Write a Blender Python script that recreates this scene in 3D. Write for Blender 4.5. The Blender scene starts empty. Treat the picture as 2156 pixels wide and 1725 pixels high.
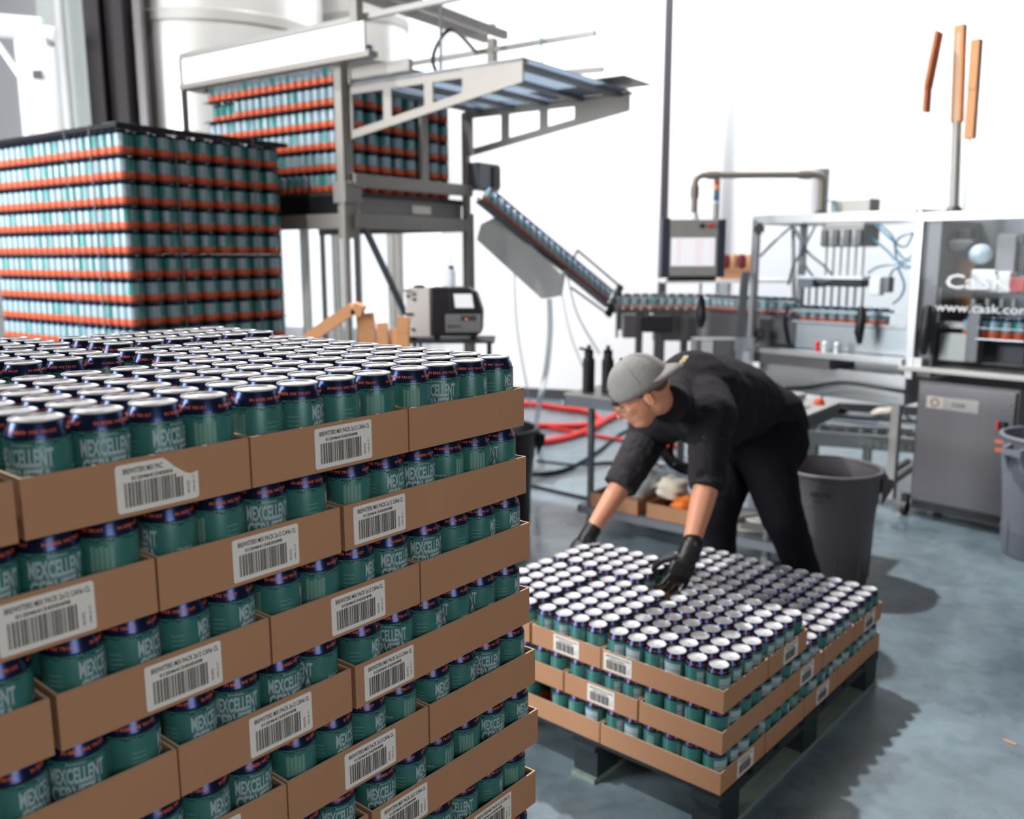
import bpy, bmesh, math, random
from mathutils import Vector, Matrix, Euler
C = bpy.context.scene.collection
S = bpy.context.scene
R = random.Random(7)
PI = math.pi

# ------------------------------------------------------------------ camera
FPX, PITCH, ROLL, CAMH = 1865.2, .1727, .0024, 1.619
CX, CY = 1078.0, 862.5
cam = bpy.data.cameras.new('camera'); camo = bpy.data.objects.new('camera', cam); C.objects.link(camo)
cam.sensor_width = 36.0; cam.lens = FPX / 2156 * 36.0; cam.clip_start = .02; cam.clip_end = 200
_cp, _sp, _c, _s = math.cos(PITCH), math.sin(PITCH), math.cos(ROLL), math.sin(ROLL)
_r = Vector((1, 0, 0)); _f = Vector((0, _cp, -_sp)); _d = Vector((0, -_sp, -_cp))
RX = _r * _c + _d * _s; RD = -_r * _s + _d * _c
_m = Matrix((RX, -RD, -_f)).transposed().to_4x4(); _m.translation = Vector((0, 0, CAMH))
camo.matrix_world = _m
cam.dof.use_dof = True; cam.dof.focus_distance = 1.5; cam.dof.aperture_fstop = 3.2
S.camera = camo

# ------------------------------------------------------------------ light, world, exposure
S.view_settings.view_transform = 'Standard'; S.view_settings.look = 'None'
S.view_settings.exposure = 0.0; S.view_settings.gamma = 1.0; S.view_settings.use_curve_mapping = False
W = bpy.data.worlds.new('hall_ambient'); S.world = W; W.use_nodes = True
W.node_tree.nodes['Background'].inputs[0].default_value = (.93, .95, 1.0, 1)
W.node_tree.nodes['Background'].inputs[1].default_value = .06

def area(name, loc, target, power, size, color=(1, 1, 1), shape='DISK', sy=None, spread=None):
    l = bpy.data.lights.new(name, 'AREA'); l.energy = power; l.shape = shape; l.size = size; l.color = color
    if sy: l.size_y = sy
    if spread: l.spread = spread
    o = bpy.data.objects.new(name, l); C.objects.link(o); o.location = loc
    o.rotation_euler = (Vector(target) - Vector(loc)).to_track_quat('-Z', 'Y').to_euler(); return o
area('high_bay_lamp', (-.4, 6.6, 7.0), (1.0, 3.4, 0), 700, .22, (1, .98, .97))
area('high_bay_lamp', (-4.0, 2.6, 7.0), (0.4, 3.6, .3), 360, .25, (1, .98, .97))
area('rear_fill_light', (1.9, -2.2, 2.5), (-.3, 1.5, 1.4), 66, 1.8, (1, .96, .93), 'RECTANGLE', 1.8)  # added fill behind the camera, lifts the shaded stack faces; no doorway there
area('left_fill_light', (-7.0, 1.0, 2.6), (-1.5, 4.8, 1.8), 660, 3.0, (.95, .98, 1.0), 'RECTANGLE', 3.4)  # added side light to brighten the left-facing cans; source unseen, no door known
area('wall_fill_light', (3.2, 7.2, 5.6), (3.9, 9.3, 3.4), 120, 5.0, (.97, .98, 1.0), 'RECTANGLE', .8, 2.3)  # added light that whitens the back wall, not a known fixture
area('wall_fill_light', (-2.2, 8.6, 6.0), (-1.6, 10.8, 3.8), 95, 5.0, (.97, .98, 1.0), 'RECTANGLE', .8, 2.3)  # second added light for the left half of the back wall

# ------------------------------------------------------------------ pixel helpers: real 3D positions of things measured on the photograph
def ray(u, v): return RX * ((u - CX) / FPX) + RD * ((v - CY) / FPX) + _f
def atz(u, v, z=0.0):
    d = ray(u, v); return Vector((0, 0, CAMH)) + d * ((z - CAMH) / d.z)
def aty(u, v, Y):
    d = ray(u, v); return Vector((0, 0, CAMH)) + d * (Y / d.y)
class Frame:
    """a local frame standing on the floor"""
    def __init__(s, x, y, yaw):
        s.o = Vector((x, y, 0)); s.yaw = yaw
        s.ax = Vector((math.cos(yaw), math.sin(yaw), 0)); s.ay = Vector((-math.sin(yaw), math.cos(yaw), 0))
    def w(s, x, y, z=0.0): return s.o + s.ax * x + s.ay * y + Vector((0, 0, z))
    def py(s, u, v, off=0.0):          # pixel -> local point on the plane y=off
        d = ray(u, v); o = Vector((0, 0, CAMH)) - s.o
        t = (off - o.dot(s.ay)) / d.dot(s.ay); p = o + d * t
        return Vector((p.dot(s.ax), off, p.z))
    def pxx(s, u, v, off=0.0):         # pixel -> local point on the plane x=off
        d = ray(u, v); o = Vector((0, 0, CAMH)) - s.o
        t = (off - o.dot(s.ax)) / d.dot(s.ax); p = o + d * t
        return Vector((off, p.dot(s.ay), p.z))

# ------------------------------------------------------------------ materials
def lin(c): return tuple(((x / 255) / 12.92 if x / 255 <= .04045 else ((x / 255 + .055) / 1.055) ** 2.4) for x in c) + (1,)
MATS = {}
def mat(name, rgb, rough=.6, metal=0.0, noise=0.0, scale=8.0, bump=0.0, bscale=60.0, spec=.5, coat=0.0, stretch=None, emit=None, es=1.0, alpha=None, rvar=0.0):
    if name in MATS: return MATS[name]
    m = bpy.data.materials.new(name); m.use_nodes = True; nt = m.node_tree; N = nt.nodes; L = nt.links
    b = N['Principled BSDF']; col = lin(rgb); b.inputs['Base Color'].default_value = col
    b.inputs['Roughness'].default_value = rough; b.inputs['Metallic'].default_value = metal
    b.inputs['Specular IOR Level'].default_value = spec; b.inputs['Coat Weight'].default_value = coat
    tc = N.new('ShaderNodeTexCoord'); src = tc.outputs['Object']
    if stretch:
        mp = N.new('ShaderNodeMapping'); mp.inputs['Scale'].default_value = stretch; L.new(src, mp.inputs[0]); src = mp.outputs[0]
    n = N.new('ShaderNodeTexNoise'); n.inputs['Scale'].default_value = scale; n.inputs['Detail'].default_value = 4; L.new(src, n.inputs['Vector'])
    if noise > 0:
        mx = N.new('ShaderNodeMix'); mx.data_type = 'RGBA'
        mx.inputs[6].default_value = tuple(c * (1 - noise) for c in col[:3]) + (1,)
        mx.inputs[7].default_value = tuple(min(1, c * (1 + noise)) for c in col[:3]) + (1,)
        L.new(n.outputs['Fac'], mx.inputs[0]); L.new(mx.outputs[2], b.inputs['Base Color'])
    if rvar > 0:
        mr = N.new('ShaderNodeMapRange'); mr.inputs[3].default_value = max(0, rough - rvar); mr.inputs[4].default_value = rough + rvar
        L.new(n.outputs['Fac'], mr.inputs[0]); L.new(mr.outputs[0], b.inputs['Roughness'])
    if bump > 0:
        n2 = N.new('ShaderNodeTexNoise'); n2.inputs['Scale'].default_value = bscale; n2.inputs['Detail'].default_value = 5; L.new(src, n2.inputs['Vector'])
        bp = N.new('ShaderNodeBump'); bp.inputs['Strength'].default_value = bump; bp.inputs['Distance'].default_value = .01
        L.new(n2.outputs['Fac'], bp.inputs['Height']); L.new(bp.outputs[0], b.inputs['Normal'])
    if emit:
        b.inputs['Emission Color'].default_value = lin(emit); b.inputs['Emission Strength'].default_value = es
    if alpha is not None: b.inputs['Alpha'].default_value = alpha
    MATS[name] = m; return m
M_card = mat('corrugated_cardboard', (174, 130, 99), .85, noise=.06, scale=9, bump=.08, bscale=220, spec=.2)
M_cardin = mat('cardboard_edge', (214, 188, 160), .9, noise=.08)
M_teal = mat('can_teal_print', (54, 112, 107), .36, .15, noise=.05, scale=30)
M_teal2 = mat('can_teal_print_plain', (74, 148, 144), .38, .1, noise=.06, scale=30)
M_grey = mat('can_grey_print', (158, 176, 182), .5, .05, noise=.06, scale=60)
M_grey2 = mat('can_grey_panel', (164, 178, 190), .40, .1, noise=.05, scale=40)
M_fine = mat('can_fine_print', (104, 146, 134), .45, .1)
M_navy = mat('can_navy_neck', (36, 50, 86), .24, .75, noise=.05)
M_drip = mat('can_dark_drips', (14, 26, 40), .35, .2)
M_orange = mat('can_orange_print', (222, 98, 60), .42, .05)
M_alu = mat('bright_aluminium', (226, 224, 222), .28, .9, noise=.02)
M_lid = mat('can_lid_aluminium', (186, 185, 186), .42, .35)
M_dark = mat('can_mouth_shade', (24, 28, 34), .6)  # flat dark colour standing for the shade inside open cans
M_white = mat('label_paper', (226, 222, 216), .6)
M_ink = mat('black_ink', (18, 16, 16), .6)
M_steel = mat('brushed_stainless_steel', (182, 184, 186), .32, .62, noise=.05, scale=4, stretch=(1, 1, 14), bump=.03, bscale=60)
M_steelm = mat('satin_steel', (166, 164, 160), .46, .45, noise=.06)
M_steeld = mat('dark_stainless_steel', (104, 101, 103), .42, .5, noise=.10, scale=5)
M_frame = mat('painted_frame_beige_grey', (154, 149, 143), .5, .35, noise=.05)
M_galv = mat('galvanised_grey', (112, 116, 122), .5, .5, noise=.08)
M_black = mat('black_plastic', (22, 20, 26), .42)
M_rubber = mat('black_rubber', (20, 18, 20), .7)
M_wallw = mat('white_painted_wall', (240, 241, 244), .75, noise=.01, scale=1.0)
M_greyw = mat('grey_wall_panel', (200, 204, 204), .8, noise=.03, scale=2)
M_whitep = mat('white_gloss_paint', (232, 233, 235), .4)
M_brown = mat('dark_bronze_column', (28, 22, 26), .6, .1, noise=.1)
M_bin = mat('grey_bin_plastic', (86, 82, 86), .5, noise=.05)
M_binr = mat('light_grey_bin_plastic', (118, 122, 132), .5, noise=.05)
M_kraft = mat('kraft_paper', (206, 148, 102), .75, noise=.08, scale=14, bump=.1, bscale=40)
M_hose = mat('red_rubber_hose', (214, 44, 36), .45)
M_clear = mat('clear_tubing', (206, 214, 220), .25, alpha=.55)
M_blue = mat('blue_air_tubing', (92, 132, 150), .35)
M_sheet = mat('black_tier_sheet', (22, 18, 24), .55)
M_skin = mat('skin', (206, 142, 112), .5, noise=.05, scale=25)
M_hair = mat('brown_hair', (92, 62, 42), .6, noise=.3, scale=80)
M_shirt = mat('black_shirt_fabric', (34, 32, 36), .9, noise=.15, scale=20, bump=.25, bscale=28, spec=.15)
M_sleeve = mat('charcoal_sleeve_fabric', (52, 49, 52), .9, noise=.15, scale=20, bump=.3, bscale=30, spec=.15)
M_pants = mat('black_trouser_fabric', (24, 24, 30), .9, noise=.15, scale=20, bump=.2, bscale=26, spec=.12)
M_cap = mat('grey_cap_fabric', (136, 133, 130), .9, noise=.12, scale=18, bump=.2, bscale=80, spec=.15)
M_glove = mat('black_nitrile_glove', (20, 20, 22), .42, bump=.2, bscale=60)
M_plastic = mat('clear_plastic_bag', (206, 216, 222), .22, noise=.06, scale=20, bump=.5, bscale=30)
M_wood = mat('weathered_green_pallet', (28, 40, 44), .75, noise=.25, scale=8, stretch=(1, 8, 8), bump=.15)
M_woodt = mat('worn_pallet_plank', (120, 136, 128), .55, noise=.35, scale=10, stretch=(1, 8, 8), bump=.15)
M_red = mat('red_plastic', (214, 40, 34), .4)
M_yel = mat('amber_plastic', (220, 160, 90), .4)
M_bluep = mat('blue_plastic', (50, 100, 140), .4)
M_screen = mat('lit_screen', (20, 20, 24), .3, emit=(240, 240, 246), es=1.0)
M_pink = mat('screen_red_text', (20, 20, 20), .4, emit=(226, 120, 130), es=1.0)
M_led = mat('orange_led', (255, 150, 60), .4, emit=(255, 150, 60), es=3)
M_glow = mat('daylight_window_pane', (240, 244, 248), .4, emit=(240, 246, 252), es=.95)
M_dkgrey = mat('dark_grey_paint', (58, 58, 62), .5)
M_midgrey = mat('mid_grey_paint', (120, 120, 122), .5)
M_tape = mat('yellow_print', (226, 214, 140), .6)
def glassy():
    m = bpy.data.materials.new('clear_acrylic'); m.use_nodes = True; nt = m.node_tree; N = nt.nodes; L = nt.links
    t = N.new('ShaderNodeBsdfTransparent'); t.inputs[0].default_value = (.95, .97, .98, 1); g = N.new('ShaderNodeBsdfGlossy'); g.inputs['Roughness'].default_value = .05
    g.inputs[0].default_value = (.9, .9, .9, 1)
    fr = N.new('ShaderNodeFresnel'); fr.inputs[0].default_value = 1.12; mx = N.new('ShaderNodeMixShader')
    L.new(fr.outputs[0], mx.inputs[0]); L.new(t.outputs[0], mx.inputs[1]); L.new(g.outputs[0], mx.inputs[2]); L.new(mx.outputs[0], N['Material Output'].inputs[0]); return m
M_acryl = glassy()
def sheet_mat():
    m = bpy.data.materials.new('translucent_sheet'); m.use_nodes = True; nt = m.node_tree; N = nt.nodes; L = nt.links
    a = N.new('ShaderNodeBsdfDiffuse'); a.inputs[0].default_value = (.5, .56, .62, 1); b = N.new('ShaderNodeBsdfTranslucent'); b.inputs[0].default_value = (.55, .62, .70, 1)
    mx = N.new('ShaderNodeMixShader'); mx.inputs[0].default_value = .55; L.new(a.outputs[0], mx.inputs[1]); L.new(b.outputs[0], mx.inputs[2]); L.new(mx.outputs[0], N['Material Output'].inputs[0]); return m
def floor_mat():
    m = bpy.data.materials.new('sealed_concrete_floor'); m.use_nodes = True; nt = m.node_tree; N = nt.nodes; L = nt.links
    b = N['Principled BSDF']; tc = N.new('ShaderNodeTexCoord')
    n1 = N.new('ShaderNodeTexNoise'); n1.inputs['Scale'].default_value = 1.1; n1.inputs['Detail'].default_value = 7; n1.inputs['Roughness'].default_value = .62
    n2 = N.new('ShaderNodeTexNoise'); n2.inputs['Scale'].default_value = 9; n2.inputs['Detail'].default_value = 6; n2.inputs['Distortion'].default_value = .6
    L.new(tc.outputs['Object'], n1.inputs[0]); L.new(tc.outputs['Object'], n2.inputs[0])
    r1 = N.new('ShaderNodeValToRGB'); e = r1.color_ramp.elements
    e[0].position = .30; e[0].color = lin((84, 98, 106)); e[1].position = .72; e[1].color = lin((126, 144, 152))
    L.new(n1.outputs[0], r1.inputs[0])
    r2 = N.new('ShaderNodeValToRGB'); e = r2.color_ramp.elements; e[0].position = .36; e[0].color = (.70, .70, .72, 1); e[1].position = .58; e[1].color = (1, 1, 1, 1)
    L.new(n2.outputs[0], r2.inputs[0])
    mx = N.new('ShaderNodeMix'); mx.data_type = 'RGBA'; mx.blend_type = 'MULTIPLY'; mx.inputs[0].default_value = .75
    L.new(r1.outputs[0], mx.inputs[6]); L.new(r2.outputs[0], mx.inputs[7]); L.new(mx.outputs[2], b.inputs['Base Color'])
    r3 = N.new('ShaderNodeMapRange'); r3.inputs[1].default_value = .42; r3.inputs[2].default_value = .62; r3.inputs[3].default_value = .14; r3.inputs[4].default_value = .46
    L.new(n1.outputs[0], r3.inputs[0]); L.new(r3.outputs[0], b.inputs['Roughness']); b.inputs['Specular IOR Level'].default_value = .5
    bp = N.new('ShaderNodeBump'); bp.inputs['Strength'].default_value = .05; bp.inputs['Distance'].default_value = .01; L.new(n2.outputs[0], bp.inputs['Height']); L.new(bp.outputs[0], b.inputs['Normal'])
    return m
M_floor = floor_mat()

# ------------------------------------------------------------------ mesh builder
class MB:
    def __init__(s): s.v = []; s.f = []; s.m = []
    def add(s, vs, fs, mi=0):
        o = len(s.v); s.v += [tuple(p) for p in vs]; s.f += [tuple(i + o for i in f) for f in fs]; s.m += [mi] * len(fs); return s
    def box(s, c, d, mi=0, rz=0.0, rot=None):
        x, y, z = d[0] / 2, d[1] / 2, d[2] / 2; c = Vector(c)
        Mx = rot if rot is not None else Matrix.Rotation(rz, 3, 'Z')
        vs = [c + Mx @ Vector(p) for p in ((-x, -y, -z), (x, -y, -z), (x, y, -z), (-x, y, -z), (-x, -y, z), (x, -y, z), (x, y, z), (-x, y, z))]
        return s.add(vs, [(0, 3, 2, 1), (4, 5, 6, 7), (0, 1, 5, 4), (1, 2, 6, 5), (2, 3, 7, 6), (3, 0, 4, 7)], mi)
    def bb(s, x0, x1, y0, y1, z0, z1, mi=0): return s.box(((x0 + x1) / 2, (y0 + y1) / 2, (z0 + z1) / 2), (abs(x1 - x0), abs(y1 - y0), abs(z1 - z0)), mi)
    def beam(s, p, q, w, h, mi=0):      # rectangular bar from p to q
        p, q = Vector(p), Vector(q); d = (q - p); L = d.length; d.normalize()
        up = Vector((0, 0, 1)) if abs(d.z) < .95 else Vector((0, 1, 0))
        y = up.cross(d).normalized(); z = d.cross(y)
        return s.box((p + q) / 2, (L, w, h), mi, rot=Matrix((d, y, z)).transposed())
    def tube(s, pts, r, n=10, mi=0, cap=True):
        pts = [Vector(p) for p in pts]; rs = r if isinstance(r, (list, tuple)) else [r] * len(pts)
        rings = []; prev = None
        for i, p in enumerate(pts):
            t = (pts[min(i + 1, len(pts) - 1)] - pts[max(i - 1, 0)]).normalized()
            if prev is None:
                a = Vector((0, 0, 1)) if abs(t.z) < .9 else Vector((1, 0, 0)); x = t.cross(a).normalized()
            else:
                x = (prev - t * prev.dot(t)); x = x.normalized() if x.length > 1e-6 else t.orthogonal().normalized()
            prev = x; y = t.cross(x)
            rings.append([p + (x * math.cos(2 * PI * k / n) + y * math.sin(2 * PI * k / n)) * rs[i] for k in range(n)])
        vs = [v for rg in rings for v in rg]; fs = []
        for i in range(len(pts) - 1):
            for k in range(n):
                fs.append((i * n + k, i * n + (k + 1) % n, (i + 1) * n + (k + 1) % n, (i + 1) * n + k))
        if cap: fs.append(tuple(range(n - 1, -1, -1))); fs.append(tuple((len(pts) - 1) * n + k for k in range(n)))
        return s.add(vs, fs, mi)
    def cyl(s, p, q, r, r2=None, n=16, mi=0): return s.tube([p, q], [r, r if r2 is None else r2], n, mi)
    def lathe(s, prof, n=24, mi=0, c=(0, 0, 0), mis=None, close=False):   # prof [(r,z)...]
        c = Vector(c); vs = [c + Vector((r * math.cos(2 * PI * k / n), r * math.sin(2 * PI * k / n), z)) for r, z in prof for k in range(n)]
        o = len(s.v); s.v += [tuple(p) for p in vs]
        for i in range(len(prof) - 1):
            for k in range(n):
                s.f.append((o + i * n + k, o + i * n + (k + 1) % n, o + (i + 1) * n + (k + 1) % n, o + (i + 1) * n + k)); s.m.append(mis[i] if mis else mi)
        if close:
            s.f.append(tuple(o + (len(prof) - 1) * n + k for k in range(n))); s.m.append(mis[-1] if mis else mi)
            s.f.append(tuple(o + k for k in range(n - 1, -1, -1))); s.m.append(mis[0] if mis else mi)
        return s
    def prism(s, poly, a, mi=0):        # poly: list of Vectors (planar), extruded by vector a
        n = len(poly); a = Vector(a); poly = [Vector(p) for p in poly]
        vs = poly + [p + a for p in poly]
        fs = [tuple(range(n - 1, -1, -1)), tuple(range(n, 2 * n))] + [(k, (k + 1) % n, (k + 1) % n + n, k + n) for k in range(n)]
        return s.add(vs, fs, mi)
    def ball(s, c, r, n=12, mi=0, sc=(1, 1, 1), rot=None):
        c = Vector(c); m = n // 2; vs = []
        for i in range(1, m):
            th = PI * i / m
            for k in range(n): vs.append(Vector((math.sin(th) * math.cos(2 * PI * k / n), math.sin(th) * math.sin(2 * PI * k / n), math.cos(th))))
        vs += [Vector((0, 0, 1)), Vector((0, 0, -1))]
        out = []
        for v in vs:
            v = Vector((v.x * sc[0], v.y * sc[1], v.z * sc[2])) * r
            if rot is not None: v = rot @ v
            out.append(c + v)
        fs = [(i * n + k, (i + 1) * n + k, (i + 1) * n + (k + 1) % n, i * n + (k + 1) % n) for i in range(m - 2) for k in range(n)]
        T = (m - 1) * n
        fs += [(T, k, (k + 1) % n) for k in range(n)] + [(T + 1, (m - 2) * n + (k + 1) % n, (m - 2) * n + k) for k in range(n)]
        return s.add(out, fs, mi)
    def mesh(s, name, mats, smooth=35):
        me = bpy.data.meshes.new(name); me.from_pydata(s.v, [], s.f)
        for m in (mats if isinstance(mats, (list, tuple)) else [mats]): me.materials.append(m)
        me.polygons.foreach_set('material_index', s.m)
        if smooth:
            me.polygons.foreach_set('use_smooth', [True] * len(s.f)); me.update(); me.set_sharp_from_angle(angle=math.radians(smooth))
        me.update(); return me
    def obj(s, name, mats, parent=None, smooth=35, loc=None, rz=None, bevel=0):
        return link(name, s.mesh(name, mats, smooth), parent, loc, rz, bevel)
def link(name, me, parent=None, loc=None, rz=None, bevel=0):
    o = bpy.data.objects.new(name, me); C.objects.link(o)
    if parent is not None: o.parent = parent
    if loc is not None: o.location = loc
    if rz is not None: o.rotation_euler[2] = rz
    if bevel:
        b = o.modifiers.new('edge', 'BEVEL'); b.width = bevel; b.segments = 2; b.limit_method = 'ANGLE'
    return o
def tag(o, label, cat, group=None):
    o['label'] = label; o['category'] = cat
    if group: o['group'] = group
    return o
def thing(name, label, cat, loc=(0, 0, 0), rz=0.0, group=None):
    o = bpy.data.objects.new(name, None); C.objects.link(o); o.location = loc; o.rotation_euler[2] = rz; o.empty_display_size = .1
    return tag(o, label, cat, group)
def struct(o): o['kind'] = 'structure'; return o
def spline(pts, n=8):
    pts = [Vector(p) for p in pts]; P = [pts[0] * 2 - pts[1]] + pts + [pts[-1] * 2 - pts[-2]]; out = []
    for i in range(1, len(P) - 2):
        for k in range(n):
            t = k / n; a, b, c, d = P[i - 1], P[i], P[i + 1], P[i + 2]
            out.append(.5 * ((2 * b) + (c - a) * t + (2 * a - 5 * b + 4 * c - d) * t * t + (3 * b - a - 3 * c + d) * t ** 3))
    out.append(P[-2]); return out

# ------------------------------------------------------------------ lettering as flat geometry
_tc = {}
def glyphs(txt, bold=.0, res=3):
    """(verts2d, faces) of a text, lower-left at 0,0, width/height normalised to 1x1"""
    key = (txt, bold, res)
    if key in _tc: return _tc[key]
    cu = bpy.data.curves.new('t', 'FONT'); cu.body = txt; cu.resolution_u = res; cu.offset = bold; cu.size = 1
    ob = bpy.data.objects.new('t', cu); C.objects.link(ob); dg = bpy.context.evaluated_depsgraph_get(); dg.update()
    me = ob.evaluated_get(dg).to_mesh(); vs = [(v.co.x, v.co.y) for v in me.vertices]; fs = [tuple(p.vertices) for p in me.polygons]
    ob.evaluated_get(dg).to_mesh_clear(); bpy.data.objects.remove(ob); bpy.data.curves.remove(cu)
    x0 = min(v[0] for v in vs); x1 = max(v[0] for v in vs); y0 = min(v[1] for v in vs); y1 = max(v[1] for v in vs)
    vs = [((x - x0) / (x1 - x0), (y - y0) / (y1 - y0)) for x, y in vs]
    _tc[key] = (vs, fs); return vs, fs
def flat_text(mb, txt, x0, z0, w, h, y=0.0, mi=0, bold=.02, rot=False, res=2):
    """text on the plane y=const seen from -y, x to the right"""
    vs, fs = glyphs(txt, bold, res)
    if rot: pts = [(x0 + (1 - b) * w, y, z0 + a * h) for a, b in vs]
    else: pts = [(x0 + a * w, y, z0 + b * h) for a, b in vs]
    mb.add(pts, fs, mi)
def wrap_text(mb, txt, ang0, z0, arc, h, r, r2=None, mi=0, bold=.03, res=2):
    """text on a can: ang0 = centre angle seen from outside; r at the bottom, r2 at the top of the text"""
    vs, fs = glyphs(txt, bold, res); r2 = r if r2 is None else r2
    pts = []
    for a, b in vs:
        t = ang0 + (a - .5) * arc; rr = r + (r2 - r) * b
        pts.append((rr * math.cos(t), rr * math.sin(t), z0 + b * h))
    mb.add(pts, fs, mi)
def patch(mb, a0, a1, z0, z1, r, mi, n=8, r2=None):
    r2 = r if r2 is None else r2; vs = []; fs = []
    for k in range(n + 1):
        t = a0 + (a1 - a0) * k / n; vs += [(r * math.cos(t), r * math.sin(t), z0), (r2 * math.cos(t), r2 * math.sin(t), z1)]
    fs = [(2 * k, 2 * k + 2, 2 * k + 3, 2 * k + 1) for k in range(n)]; mb.add(vs, fs, mi)

# ------------------------------------------------------------------ cans: r 33 mm, 122 mm tall, base at z=0
CR = .0331
CANM = [M_teal, M_orange, M_navy, M_grey, M_fine, M_drip, M_alu, M_dark, M_grey2, M_teal2, mat('dull_red_print', (150, 56, 50), .4)]
def can_body(n, empty=False, teal=0):
    mb = MB()
    prof = [(.024, .003), (.0255, 0), (.0285, .004), (CR, .012), (CR, .038), (CR, .101), (CR - .0012, .105), (.0270, .1165), (.0262, .1185)]
    mis = [6, 6, 1, 1, teal, 2, 2, 2]
    if empty: mis = [6, 6, 1, 1, teal, 2, 2, 2]
    mb.lathe(prof, n, mis=mis)
    if empty: mb.lathe([(.0262, .1185), (.0275, .120), (.0262, .1205), (.0255, .112)], n, 6); mb.lathe([(.0255, .1115), (.0001, .1115)], n, 7)
    else: mb.lathe([(.0262, .1185), (.0001, .1182)], n, 7)
    mb.lathe([(.0001, .004), (.024, .003)], n, 6)
    return mb
def full_can_mesh(detail=True):
    mb = can_body(40); r = CR + .00025
    patch(mb, -.93, .93, .043, .050, r, 3, 12)
    wrap_text(mb, 'MEXCELLENT', 0, .0725, 1.86, .0200, r + .0001, mi=3, bold=.035)
    patch(mb, -.93, .93, .0714, .0719, r, 3, 12)
    wrap_text(mb, 'CERVEZA', -.02, .0505, 1.80, .0200, r + .0001, mi=3, bold=.035)
    wrap_text(mb, 'Brewsters', 0, .0950, .62, .0035, r, mi=3, bold=.01, res=1)
    for k in range(5): patch(mb, PI - .38 + k * .16, PI - .38 + k * .16 + .135, .040, .092 - .002 * (k % 2), r, 4, 2)
    for k in range(9): patch(mb, 1.6 + k * .068, 1.6 + k * .068 + .05, .0655 + .0006 * math.sin(k * 2.1), .0672 + .0006 * math.sin(k * 1.7), r, 3, 1)
    for k in range(4): patch(mb, -1.95, -1.45, .060 + k * .006, .0612 + k * .006, r, 4, 3)
    nn = 26
    for k in range(nn):
        a = 2 * PI * k / nn; h = .0030 + .0034 * ((k * 7) % 5) / 4
        patch(mb, a, a + .19, .1022 - h, .1032, r - .0001, 5, 1, r2=CR - .0003)
    for q in (.35, 2.44, 4.54):
        wrap_text(mb, 'IN BEER WE TRUST', q, .1078, 1.62, .0036, .0317, .0301, mi=1, bold=.015, res=1)
    return mb.mesh('beer_can', CANM)
def mid_can_mesh(seg=28):
    mb = can_body(seg); r = CR + .0003
    for i, (z0, z1) in enumerate(((.043, .051), (.053, .071), (.073, .092))): patch(mb, -.92, .92, z0, z1, r, 3, 8)
    patch(mb, PI - .35, PI + .35, .040, .092, r, 4, 4)
    nn = 12
    for q in range(nn): patch(mb, 2 * PI * q / nn, 2 * PI * q / nn + .30, .1082, .1108, .0317, 10, 2, r2=.0305)
    return mb.mesh('filled_can', CANM)
def empty_can_mesh(seg=20):
    mb = can_body(seg, True, 9); r = CR + .0003
    patch(mb, -1.5, 1.5, .042, .100, r, 8, 9)
    patch(mb, PI - .5, PI + .5, .044, .098, r, 8, 4)
    return mb.mesh('empty_can', CANM)
def lid_mesh(n=36):
    mb = MB(); mb.lathe([(.0268, .1190), (.0275, .1196), (.0276, .1207), (.0270, .1214), (.0263, .1212), (.0256, .1190), (.0250, .1186), (.0001, .1189)], n, 0)
    tab = MB(); tab.lathe([(.0078, .1189), (.0078, .1196), (.0001, .1197)], 14, 0)
    tab.v = [(x * .85, y * 1.35 - .003, z) for x, y, z in tab.v]
    for v, f in ((tab.v, tab.f),): mb.add(v, f, 0)
    return mb.mesh('lid', M_lid)
FULL, MID, EMPTY, LID = full_can_mesh(), mid_can_mesh(), empty_can_mesh(), lid_mesh(36)
LIDM = lid_mesh(24)
for _me in (FULL, MID, LID, LIDM): _me.transform(Matrix.Scale(.992, 4, Vector((0, 0, 1))))
def put_can(name, me, loc, rz, label, group, lid=None, cat='can'):
    o = bpy.data.objects.new(name, me); C.objects.link(o); o.location = loc; o.rotation_euler[2] = rz
    tag(o, label, cat, group)
    if lid:
        l = bpy.data.objects.new('lid', lid); C.objects.link(l); l.parent = o
    return o
def merge_cans(name, me, places, mats, label, cat):
    """hidden and uncountable cans joined into one object of kind stuff"""
    base = [v.co.copy() for v in me.vertices]; fs = [tuple(p.vertices) for p in me.polygons]; ms = [p.material_index for p in me.polygons]
    mb = MB()
    for (p, rz) in places:
        Mx = Matrix.Rotation(rz, 3, 'Z'); o = len(mb.v); p = Vector(p)
        mb.v += [tuple(Mx @ v + p) for v in base]; mb.f += [tuple(i + o for i in f) for f in fs]; mb.m += ms
    ob = mb.obj(name, mats); ob['kind'] = 'stuff'; ob['label'] = label; ob['category'] = cat; return ob
def plain_can(seg=12, empty=False):
    mb = MB(); t = 9 if empty else 0
    mb.lathe([(.026, 0), (CR, .010), (CR, .041), (CR, .102), (.0265, .1175), (.0272, .121), (.0001, .1185)], seg, mis=[6, 1, t, 2, 6, 6 if not empty else 7]); return mb.mesh('plain_can', CANM, 50)

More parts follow.
